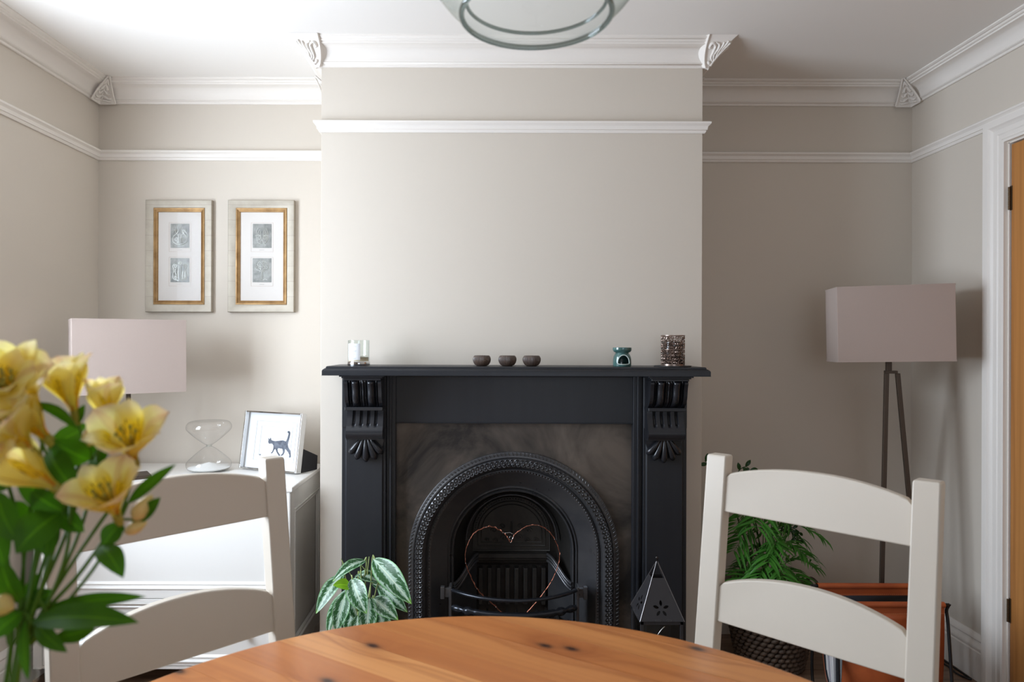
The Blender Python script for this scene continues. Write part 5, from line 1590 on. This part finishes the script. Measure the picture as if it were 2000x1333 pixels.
# silver variegated plant left of the fireplace
ag0 = on_plane(706, 1262, 0.28); pY = 2.22
agx = at(704, 1230, pY).x
ag = thing('variegated_houseplant', 'potted plant with silvery variegated leaves standing left of the fireplace', 'potted plant', (agx, pY, 0))
build(MB().lathe([(0.062, 0.0), (0.066, 0.003), (0.085, 0.165), (0.089, 0.168), (0.089, 0.180), (0.082, 0.180), (0.078, 0.160), (0, 0.158)], 40, (agx, pY, 0)), 'plant_pot', paint('grey_pot', S(120, 118, 116), 0.5), ag, smooth=40)
build(MB().lathe([(0, 0.168), (0.04, 0.166), (0.079, 0.162)], 24, (agx, pY, 0), cap=False), 'soil', M_soil, ag, smooth=60)
LV = [  # base px, tip px, Ybase, Ytip, width px, arch, nrm, material
    ((716, 1095), (649, 1137), 2.26, 2.18, 25, 0.16, (-.25, -.75, .6), M_var),
    ((672, 1120), (617, 1200), 2.24, 2.16, 31, 0.12, (-.3, -.9, .3), M_var),
    ((728, 1091), (804, 1181), 2.24, 2.12, 46, 0.10, (.2, -.9, .4), M_var),
    ((738, 1142), (796, 1197), 2.26, 2.18, 31, 0.10, (.2, -.9, .4), M_var),
    ((687, 1130), (716, 1200), 2.15, 2.08, 40, 0.12, (0, -.95, .3), M_var),
    ((686, 1146), (650, 1144), 2.14, 2.10, 24, 0.10, (0, -.7, .7), M_new),
    ((677, 1155), (656, 1236), 2.18, 2.14, 33, 0.08, (-.1, -1, .1), M_var),
    ((728, 1169), (778, 1212), 2.16, 2.10, 36, 0.14, (.1, -.85, .5), M_var),
    ((700, 1122), (741, 1138), 2.27, 2.24, 24, 0.16, (0, -.75, .65), M_var),
    ((722, 1165), (716, 1246), 2.14, 2.10, 36, 0.08, (.05, -1, .2), M_var),
    ((686, 1172), (703, 1216), 2.20, 2.17, 24, 0.10, (0, -.9, .3), M_var),
    ((690, 1190), (678, 1250), 2.20, 2.18, 24, 0.10, (-.2, -.9, .3), M_var),
    ((705, 1120), (692, 1132), 2.25, 2.22, 8, 0.05, (-.6, -.8, .3), M_var),
    ((740, 1195), (760, 1262), 2.18, 2.16, 34, 0.10, (.2, -.9, .3), M_var),
    ((700, 1200), (695, 1275), 2.12, 2.10, 34, 0.10, (0, -.9, .3), M_var),
    ((680, 1150), (640, 1250), 2.30, 2.32, 30, 0.10, (-.4, -.6, .5), M_var),
    ((725, 1140), (770, 1170), 2.33, 2.36, 30, 0.14, (.3, -.5, .7), M_var)]
root_p = Vector((agx, pY, 0.165))
for k, (b0, t0, Yb_, Yt_, wpx, ar, nr_, m_) in enumerate(LV):
    A_ = at(b0[0], b0[1], Yb_); B_ = at(t0[0], t0[1], Yt_)
    o = build(leaf_mesh(MB(), A_, B_, wpx*2.2/F, nr_, arch=ar, fold=0.22, peak=0.42), 'leaf', m_, ag, smooth=80)
    if m_ is M_new: o['label'] = 'bright fresh green young leaf'
    q0 = root_p+Vector((random.uniform(-.02, .02), random.uniform(-.02, .02), 0))
    mid = (q0+A_)/2+Vector((0, 0, 0.03))+(A_-q0)*0.12
    build(MB().tube(resample([q0, mid, A_+Vector((0, 0, 0.004)), A_+(B_-A_)*0.06], 12, closed=False), [0.0022]*12, 6), 'leaf_stalk', M_stem2, ag, smooth=60)
for (a_, b_) in (((718, 1115), (721, 1088)), ((705, 1112), (703, 1100)), ((713, 1113), (704, 1103)), ((689, 1130), (682, 1118)), ((670, 1100), (666, 1092)), ((735, 1112), (733, 1098))):
    p_, q_ = at(a_[0], a_[1], 2.25), at(b_[0], b_[1], 2.25)
    build(MB().tube([p_-Vector((0, 0, .03)), p_, q_], [0.0022, 0.002, 0.001], 6), 'leaf_shoot', M_stem2, ag, smooth=60)

# palm in a woven basket on the right
bx_, by_ = 1.130, 2.705
pm_ = thing('palm_plant', 'green parlour palm in a dark woven basket in the right alcove', 'potted plant', (bx_, by_, 0))
M_wov = paint('woven_water_hyacinth', S(78, 62, 50), 0.6, col2=S(104, 84, 68), nscale=18)
def brad(z): return 0.112+0.055*(z/0.30)**0.8
bk = MB()
bk.lathe([(brad(z)-0.006, z) for z in (0.004, 0.05, 0.1, 0.2, 0.28)], 40, (bx_, by_, 0), cap=True)
basket = build(bk, 'basket', M_wov, pm_, smooth=50)
wv = MB(); rows = 15
for r in range(rows):
    z = 0.010+r*0.0192; R = brad(z); n = 34
    for k in range(n):
        a = 2*PI*(k+0.5*(r % 2))/n; a2 = a+2*PI/n*1.15
        c0 = Vector((bx_+R*math.cos(a), by_+R*math.sin(a), z-0.006)); c1 = Vector((bx_+R*math.cos(a2), by_+R*math.sin(a2), z+0.006))
        m_ = (c0+c1)/2+Vector((math.cos((a+a2)/2), math.sin((a+a2)/2), 0))*0.0065
        wv.tube([c0, (c0+m_)/2+Vector((0, 0, -.0005)), m_, (m_+c1)/2, c1], [0.003, 0.0078, 0.0094, 0.0078, 0.003], 6)
build(wv, 'woven_rope', M_wov, basket, smooth=70)['kind'] = 'stuff'
build(MB().tube([(bx_+(brad(.3)+.002)*math.cos(2*PI*k/40), by_+(brad(.3)+.002)*math.sin(2*PI*k/40), 0.298+0.003*math.sin(k*1.9)) for k in range(40)], 0.009, 8, closed=True), 'basket_rim', M_wov, basket, smooth=60)
for s in (-1, 1):
    hx_ = bx_+s*0.155
    build(MB().tube(resample([Vector((hx_, by_-0.05, 0.295)), Vector((hx_+s*.018, by_-0.03, 0.325)), Vector((hx_+s*.02, by_+0.03, 0.325)), Vector((hx_, by_+0.05, 0.295))], 16, closed=False), 0.006, 7), 'basket_handle', M_wov, basket, smooth=60)
build(MB().lathe([(0, 0.262), (0.08, 0.260), (brad(.26)-0.008, 0.252)], 28, (bx_, by_, 0), cap=False), 'soil', M_soil, pm_, smooth=60)
rng = random.Random(11)
def frond(base, mid, tip, nl, L, w, seed=0, droop=0.25):
    nl = int(nl*1.35); w *= 0.62
    mb = MB(); r2 = random.Random(seed)
    P = resample([base, (base+mid)/2+Vector((0, 0, .01)), mid, (mid+tip)/2+Vector((0, 0, .012)), tip], 30, closed=False)
    mb.tube(P, [0.0024-0.0018*i/29 for i in range(30)], 5)
    for k in range(len(mb.v)): mb.uv[k] = (0.2, 0.5)
    for i in range(nl):
        t = 0.42+0.58*(i+0.5)/nl
        q = P[min(29, int(t*29))]; tg = (P[min(29, int(t*29)+1)]-P[max(0, int(t*29)-1)]).normalized()
        sd = tg.cross(Vector((0, 0, 1)))
        if sd.length < 0.1: sd = Vector((1, 0, 0))
        sd.normalize()
        for s in (-1, 1):
            env = math.sin(PI*min(1, 0.25+0.75*(1-(t-0.42)/0.58)**0.8))*0.55+0.5
            Ll = L*env*r2.uniform(.85, 1.1)
            d = (tg*0.75+sd*s*0.75+Vector((r2.uniform(-.15, .15), r2.uniform(-.15, .15), -droop*r2.uniform(-.6, 1.0)))).normalized()
            nrm_ = (sd.cross(tg)+sd*s*0.2+Vector((0, -.4, .4))).normalized()
            leaf_mesh(mb, q, q+d*Ll, w*r2.uniform(.8, 1.1), nrm_, arch=0.10, fold=0.25, nu=2, nv=5, peak=0.35, tipcurl=0.08)
    return mb
top = Vector((bx_, by_, 0.27))
FR = [  # mid px, tip px, Y mid, Y tip, leaflets, length
    ((1470, 1040), (1432, 1078), 2.68, 2.62, 9, 0.115), ((1462, 1000), (1436, 1030), 2.70, 2.66, 9, 0.12), ((1490, 990), (1478, 1030), 2.66, 2.58, 9, 0.12),
    ((1512, 985), (1530, 1010), 2.72, 2.70, 9, 0.11), ((1545, 1028), (1606, 1052), 2.70, 2.66, 9, 0.075), ((1530, 1060), (1570, 1085), 2.66, 2.60, 9, 0.08),
    ((1495, 1090), (1455, 1105), 2.68, 2.64, 8, 0.08), ((1500, 1110), (1440, 1142), 2.62, 2.54, 9, 0.10), ((1530, 1110), (1575, 1150), 2.62, 2.54, 9, 0.09),
    ((1540, 1095), (1590, 1108), 2.72, 2.70, 8, 0.075), ((1515, 1060), (1500, 1100), 2.60, 2.52, 9, 0.09), ((1480, 1070), (1440, 1118), 2.74, 2.74, 8, 0.085),
    ((1550, 1000), (1590, 1010), 2.78, 2.80, 8, 0.09), ((1490, 1020), (1470, 980), 2.80, 2.84, 8, 0.10), ((1525, 1120), (1545, 1160), 2.58, 2.50, 8, 0.08), ((1560, 1130), (1592, 1160), 2.70, 2.68, 8, 0.075),
    ((1500, 1040), (1520, 1075), 2.62, 2.56, 9, 0.085), ((1480, 1120), (1430, 1125), 2.66, 2.62, 8, 0.08), ((1520, 1030), (1560, 1055), 2.76, 2.76, 9, 0.08), ((1505, 1080), (1480, 1140), 2.58, 2.50, 9, 0.085), ((1540, 1070), (1585, 1095), 2.80, 2.84, 8, 0.08), ((1515, 1100), (1530, 1135), 2.56, 2.48, 8, 0.08)]
for k, (m1, t1, Ym, Yt, nl, L) in enumerate(FR):
    b0 = top+Vector((rng.uniform(-.03, .03), rng.uniform(-.03, .03), 0))
    build(frond(b0, at(m1[0], m1[1], Ym), at(t1[0], t1[1], Yt), nl, L, 0.018, k), 'frond', M_palm, pm_, smooth=80)
def sprig(pts, nl, L, seed):
    mb = MB(); P = resample(pts, 30, closed=False); r2 = random.Random(seed)
    mb.tube(P, [0.003-0.002*i/29 for i in range(30)], 6)
    for k in range(len(mb.v)): mb.uv[k] = (0.2, 0.5)
    for i in range(nl):
        t = 0.35+0.65*(i+.5)/nl; j = min(28, int(t*29)); q = P[j]; tg = (P[j+1]-P[j]).normalized()
        sd = tg.cross(Vector((0, -1, 0)));  sd.normalize(); s = 1 if i % 2 else -1
        leaf_mesh(mb, q, q+(tg*0.6+sd*s*0.9).normalized()*L*r2.uniform(.8, 1.1), L*0.48, (0, -1, .3), arch=.08, fold=.15, nu=4, nv=6, peak=.5)
    return mb
for k, (pp, nl, L) in enumerate(((((1440, 1010), (1432, 960), (1440, 925), (1456, 912), (1468, 922)), 9, 0.034), (((1470, 1000), (1420, 950), (1390, 915), (1376, 900)), 8, 0.034),
                    (((1500, 1060), (1530, 1030), (1550, 1045), (1560, 1070)), 8, 0.030), (((1460, 1020), (1440, 960), (1450, 935), (1462, 920)), 8, 0.032), (((1530, 1020), (1545, 1030), (1560, 1040), (1552, 1056)), 7, 0.026))):
    P_ = [top+Vector((0.01*k-.02, 0.01, 0))]+[at(a, b, 2.72) for a, b in pp]
    build(sprig(P_, nl, L, k), 'leafy_sprig', M_zz, pm_, smooth=80)

# ------------------------------------------------------------------ vase of yellow alstroemeria in the foreground
VY = 0.60
vx = at(-32, 1300, VY).x
vs_ = thing('glass_vase', 'clear glass vase holding the yellow flowers on the pine table', 'vase', (vx, VY, TZ))
build(MB().lathe(finer([(0.0, 0.006), (0.036, 0.006), (0.038, 0.0), (0.043, 0.004), (0.045, 0.05), (0.042, 0.10), (0.036, 0.15), (0.037, 0.18), (0.041, 0.196), (0.039, 0.196), (0.034, 0.165), (0.034, 0.15), (0.040, 0.10), (0.042, 0.05), (0.038, 0.012), (0, 0.012)], 3), 48, (vx, VY, TZ), cap=False), 'glass', M_clear, vs_, smooth=60)
def petal_mat(name, streak):
    t = NT(name)
    uv = t.add('ShaderNodeTexCoord').outputs['UV']
    sep = t.add('ShaderNodeSeparateXYZ'); t.link(uv, sep.inputs[0])
    v = sep.outputs[1]; a = t.math('ABSOLUTE', t.math('SUBTRACT', sep.outputs[0], 0.5))
    if streak: c = t.ramp(v, [(0.0, S(226, 150, 20)), (0.25, S(246, 206, 20)), (0.62, S(250, 226, 60)), (0.95, S(250, 240, 190))])
    else: c = t.ramp(v, [(0.0, S(216, 206, 80)), (0.35, S(252, 234, 104)), (0.8, S(254, 244, 164)), (1.0, S(244, 214, 180))])
    mid = t.math('LESS_THAN', a, 0.10)
    c = t.mix(t.math('MULTIPLY', mid, 0.30 if not streak else 0.1), c, S(210, 140, 90))
    if streak:
        cm = t.add('ShaderNodeCombineXYZ'); t.link(t.math('MULTIPLY', sep.outputs[0], 22), cm.inputs[0]); t.link(t.math('MULTIPLY', v, 5), cm.inputs[1])
        n = t.noise(cm.outputs[0], 1.0, 2)
        m1 = t.math('GREATER_THAN', n, 0.60)
        m2 = t.math('MULTIPLY', t.math('GREATER_THAN', v, 0.15), t.math('LESS_THAN', v, 0.66))
        c = t.mix(t.math('MULTIPLY', m1, m2), c, S(120, 50, 24))
        c = t.mix(t.math('MULTIPLY', t.math('LESS_THAN', v, 0.24), 0.4), c, S(220, 130, 26))
    t.link(c, t.b.inputs['Base Color']); t.b.inputs['Roughness'].default_value = 0.5
    tr = t.add('ShaderNodeBsdfTranslucent'); t.link(c, tr.inputs[0])
    mx = t.add('ShaderNodeMixShader'); mx.inputs[0].default_value = 0.48
    t.link(t.b.outputs[0], mx.inputs[1]); t.link(tr.outputs[0], mx.inputs[2]); t.link(mx.outputs[0], t.out.inputs[0])
    return t.m
M_pet1 = petal_mat('pale_yellow_petal', False); M_pet2 = petal_mat('streaked_yellow_petal', True)
M_bud = paint('peach_bud', S(232, 190, 130), 0.5, col2=S(196, 186, 96), nscale=30)
M_anth = paint('olive_anther', S(150, 140, 50), 0.6)
def bloom(root, C, D, size, openness, roll, sub=True):
    C = Vector(C); D = Vector(D).normalized(); size *= 1.22
    a = D.cross(Vector((0, 0, 1)))
    if a.length < 0.2: a = D.cross(Vector((0, -1, 0)))
    a.normalize(); b = a.cross(D)
    ctr = MB()
    ctr.tube([C-D*size*0.20, C-D*size*0.08, C+D*size*0.04], [size*0.05, size*0.075, size*0.07], 8)
    for k in range(6):
        g_ = k*PI/3+roll+.3
        o_ = a*math.cos(g_)+b*math.sin(g_)
        e_ = C+D*size*0.62+o_*size*0.13-b*size*0.05
        ctr.tube([C, C+D*size*0.35+o_*size*0.05, e_], size*0.012, 4)
        ctr.ball(e_, size*0.03, 6, 4, (1, 1, 1.3))
    co_ = build(ctr, 'flower', M_anth, root, smooth=60)
    for k in range(6):
        inner = k % 2
        g_ = roll+k*PI/3+0.12*math.sin(k*2.7+roll*5)
        o_ = a*math.cos(g_)+b*math.sin(g_); sd = a*-math.sin(g_)+b*math.cos(g_)
        L = size*(1.0 if not inner else 0.97); w = size*(0.70 if not inner else 0.42)
        op = openness*(1.0 if not inner else 0.92)
        mb = MB(); nu, nv = 8, 12
        for i in range(nu+1):
            for j in range(nv+1):
                u, v = i/nu, j/nv; s = 2*u-1
                th = (0.16+op*0.75*min(1, v*1.15)+op*0.75*max(0, v-0.62)**1.3*1.6)
                # integrate roughly along the curve
                rad = 0; axl = 0; st_ = 10
                for q in range(st_):
                    vv = v*(q+.5)/st_
                    th_ = 0.12+op*(1.05*vv**0.7+1.3*max(0, vv-0.55))
                    rad += math.sin(th_)*v/st_; axl += math.cos(th_)*v/st_
                if inner: wd_ = (0.22+0.78*math.sin(min(1, v/0.65)*PI/2)**1.9) if v < .65 else max(0, math.cos((v-.65)/.35*PI/2))**0.6
                else: wd_ = (0.18+0.82*math.sin(min(1, v/0.68)*PI/2)**2.3) if v < .68 else max(0, math.cos((v-.68)/.32*PI/2))**0.5
                ww = w/2*wd_
                cup = 0.32*(1-v*0.5)*ww*s*s
                nrm_ = (D*math.sin(op*v)-o_*math.cos(op*v))
                p = C+o_*(rad*L+size*0.03)+D*(axl*L)+sd*(s*ww)+nrm_*(cup)+nrm_*0.02*size*math.sin(v*9+s*3+k)
                mb.v.append(tuple(p)); mb.uv[len(mb.v)-1] = (u, v)
        for i in range(nu):
            for j in range(nv):
                q = i*(nv+1)+j; mb.f.append((q, q+nv+1, q+nv+2, q+1))
        build(mb, 'petal', M_pet2 if inner else M_pet1, co_, smooth=80)
def bud(root, px0, px1, Y, r):
    a_, b_ = at(*px0, Y), at(*px1, Y)
    P = [a_+(b_-a_)*t for t in (0, .12, .3, .55, .8, 1)]
    build(MB().tube(P, [r*.3, r*.75, r, .95*r, .6*r, .12*r], 12), 'bud', M_bud, root, smooth=70)
def stem_thing(label, joint, blooms, buds, leaves, Yj, foot):
    """joint px: where the flower stalks fan out of the main stem"""
    J = at(*joint, Yj)
    base = Vector((vx+foot[0], VY+foot[1], TZ+0.02))
    neck = at(foot[2], 1262, VY+foot[3])
    r_ = thing('alstroemeria_stem', label, 'flower', base, 0, 'yellow alstroemeria stems in the glass vase')
    mid = (neck*0.45+J*0.55)+Vector((0.004, 0, 0.004))
    build(MB().tube(resample([base, (base+neck)/2, neck, mid, J], 26, closed=False), [0.0024-0.0008*i/25 for i in range(26)], 7), 'stem', M_stem, r_, smooth=60)
    for q_ in range(2):
        sh_ = [neck+Vector((0.004*(q_*2-1), 0.003, 0)), mid+Vector((0.010*(q_*2-1), 0.006*q_, 0.004)), J+Vector((0.006*(q_*2-1), 0.004, 0.014))]
        build(MB().tube(resample(sh_, 14, closed=False), [0.0016]*14, 6), 'side_shoot', M_stem, r_, smooth=60)
    for (px, Y, D, size, op, roll) in blooms:
        C = at(*px, Y); D = Vector(D).normalized()
        build(MB().tube(resample([J, (J+C)/2+D*-0.006, C-D*size*0.18], 10, closed=False), 0.0013, 6), 'flower_stalk', M_stem, r_, smooth=60)
        bloom(r_, C, D, size, op, roll)
    for (p0, p1, Y, rr) in buds:
        C = at(*p0, Y)
        build(MB().tube([J, (J+C)/2, C], 0.0012, 6), 'flower_stalk', M_stem, r_, smooth=60)
        bud(r_, p0, p1, Y, rr)
    for (p0, p1, Y0, Y1, wpx, ar, nr_) in leaves:
        A_, B_ = at(*p0, Y0), at(*p1, Y1)
        build(leaf_mesh(MB(), A_, B_, wpx*(Y0+Y1)/2/F, nr_, arch=ar, fold=0.15, peak=0.5, twist=0.25), 'leaf', M_lily, r_, smooth=80)
    return r_
V = (0, -1, .25)
stem_thing('yellow alstroemeria stem reaching furthest right, with two open blooms and peach buds', (232, 1015),
    [((262, 898), 0.60, (.12, -.6, .8), 0.047, .72, .5), ((228, 1008), 0.575, (-.02, -.55, .8), 0.044, .72, 1.6)],
    [((262, 1015), (297, 968), .60, .0075), ((245, 1040), (287, 1020), .60, .0055)],
    [((248, 985), (344, 907), .60, .60, 26, .06, (.4, -.8, .5)), ((255, 1030), (314, 972), .60, .59, 27, -.06, (.3, -.9, .2)), ((196, 1068), (241, 1130), .59, .57, 46, .22, (.5, -.8, .5)),
     ((240, 1020), (200, 1068), .60, .59, 40, .10, V), ((236, 1000), (185, 930), .61, .62, 34, .10, V)], 0.60, (0.012, 0.004, 48, 0.0))
stem_thing('yellow alstroemeria stem with a tall half-open bloom against the taupe lampshade', (178, 900),
    [((146, 806), 0.60, (-.16, -.2, 1), 0.046, .46, .2), ((207, 828), 0.61, (.04, -.2, 1), 0.036, .30, .9)],
    [((172, 872), (182, 826), .60, .0065)],
    [((190, 880), (232, 812), .61, .61, 46, .1, V), ((175, 900), (100, 860), .60, .58, 60, .1, V), ((180, 905), (215, 860), .62, .62, 50, .1, V), ((150, 830), (166, 790), .60, .60, 22, .05, V), ((178, 900), (205, 985), .60, .58, 50, .12, V)], 0.61, (0.006, -0.006, 40, 0.01))
stem_thing('yellow alstroemeria stem whose broad bloom tops the bouquet at the left', (92, 890),
    [((42, 780), 0.585, (.10, -.75, .62), 0.048, .85, .9), ((92, 856), 0.58, (-.35, -.55, .8), 0.050, .62, 2.1)],
    [],
    [((60, 786), (152, 838), .57, .575, 40, -.12, (.1, -.6, -.8)), ((95, 880), (150, 960), .59, .57, 60, .1, V), ((90, 890), (60, 990), .60, .57, 60, .1, V), ((92, 880), (185, 830), .60, .62, 44, .1, V)], 0.60, (-0.004, -0.004, 36, -0.005))
stem_thing('yellow alstroemeria stem with a wide side-facing bloom beside the frame edge', (120, 1000),
    [((112, 955), 0.565, (-.75, -.25, .55), 0.050, .45, .4), ((62, 880), 0.56, (-.3, -.6, .75), 0.046, .6, 1.3)],
    [],
    [((120, 1000), (30, 1082), .58, .55, 74, .14, (.2, -.9, .5)), ((118, 1005), (180, 930), .60, .61, 46, .1, V), ((110, 1010), (90, 1090), .59, .58, 44, .1, V), ((125, 1000), (60, 960), .58, .57, 56, .1, V), ((115, 995), (165, 1040), .60, .59, 40, .1, V)], 0.585, (0.0, 0.006, 44, -0.01))
stem_thing('yellow alstroemeria stem at the very left edge, partly out of view', (-10, 960),
    [((-8, 800), 0.57, (.3, -.5, .8), 0.048, .7, 1.1), ((-22, 905), 0.56, (.25, -.7, .5), 0.046, .7, .3)],
    [],
    [((-5, 960), (45, 900), .57, .57, 46, .1, V), ((-5, 960), (35, 1060), .57, .56, 56, .1, V), ((-10, 970), (10, 1110), .58, .57, 60, .1, V), ((0, 1000), (70, 1020), .60, .60, 60, .12, V)], 0.58, (-0.012, 0.0, 22, 0.0))
stem_thing('short leafy alstroemeria stem with a single peach bud low in the bouquet', (52, 1200),
    [],
    [((-12, 1178), (26, 1190), .57, .0095)],
    [((60, 1215), (272, 1217), .58, .56, 58, .10, (.0, -.7, .7)), ((85, 1190), (286, 1166), .60, .61, 30, .08, (0, -.8, .5)), ((72, 1212), (132, 1275), .58, .56, 34, .12, V), ((100, 1250), (186, 1230), .575, .57, 34, -.12, V), ((50, 1210), (55, 1330), .58, .56, 22, .06, V),
     ((45, 1195), (-20, 1250), .58, .56, 40, .1, V), ((40, 1190), (110, 1155), .60, .61, 40, .1, V), ((40, 1180), (0, 1080), .59, .58, 60, .1, V), ((55, 1200), (75, 1120), .61, .61, 36, .1, V)], 0.585, (0.003, -0.010, 44, -0.015))
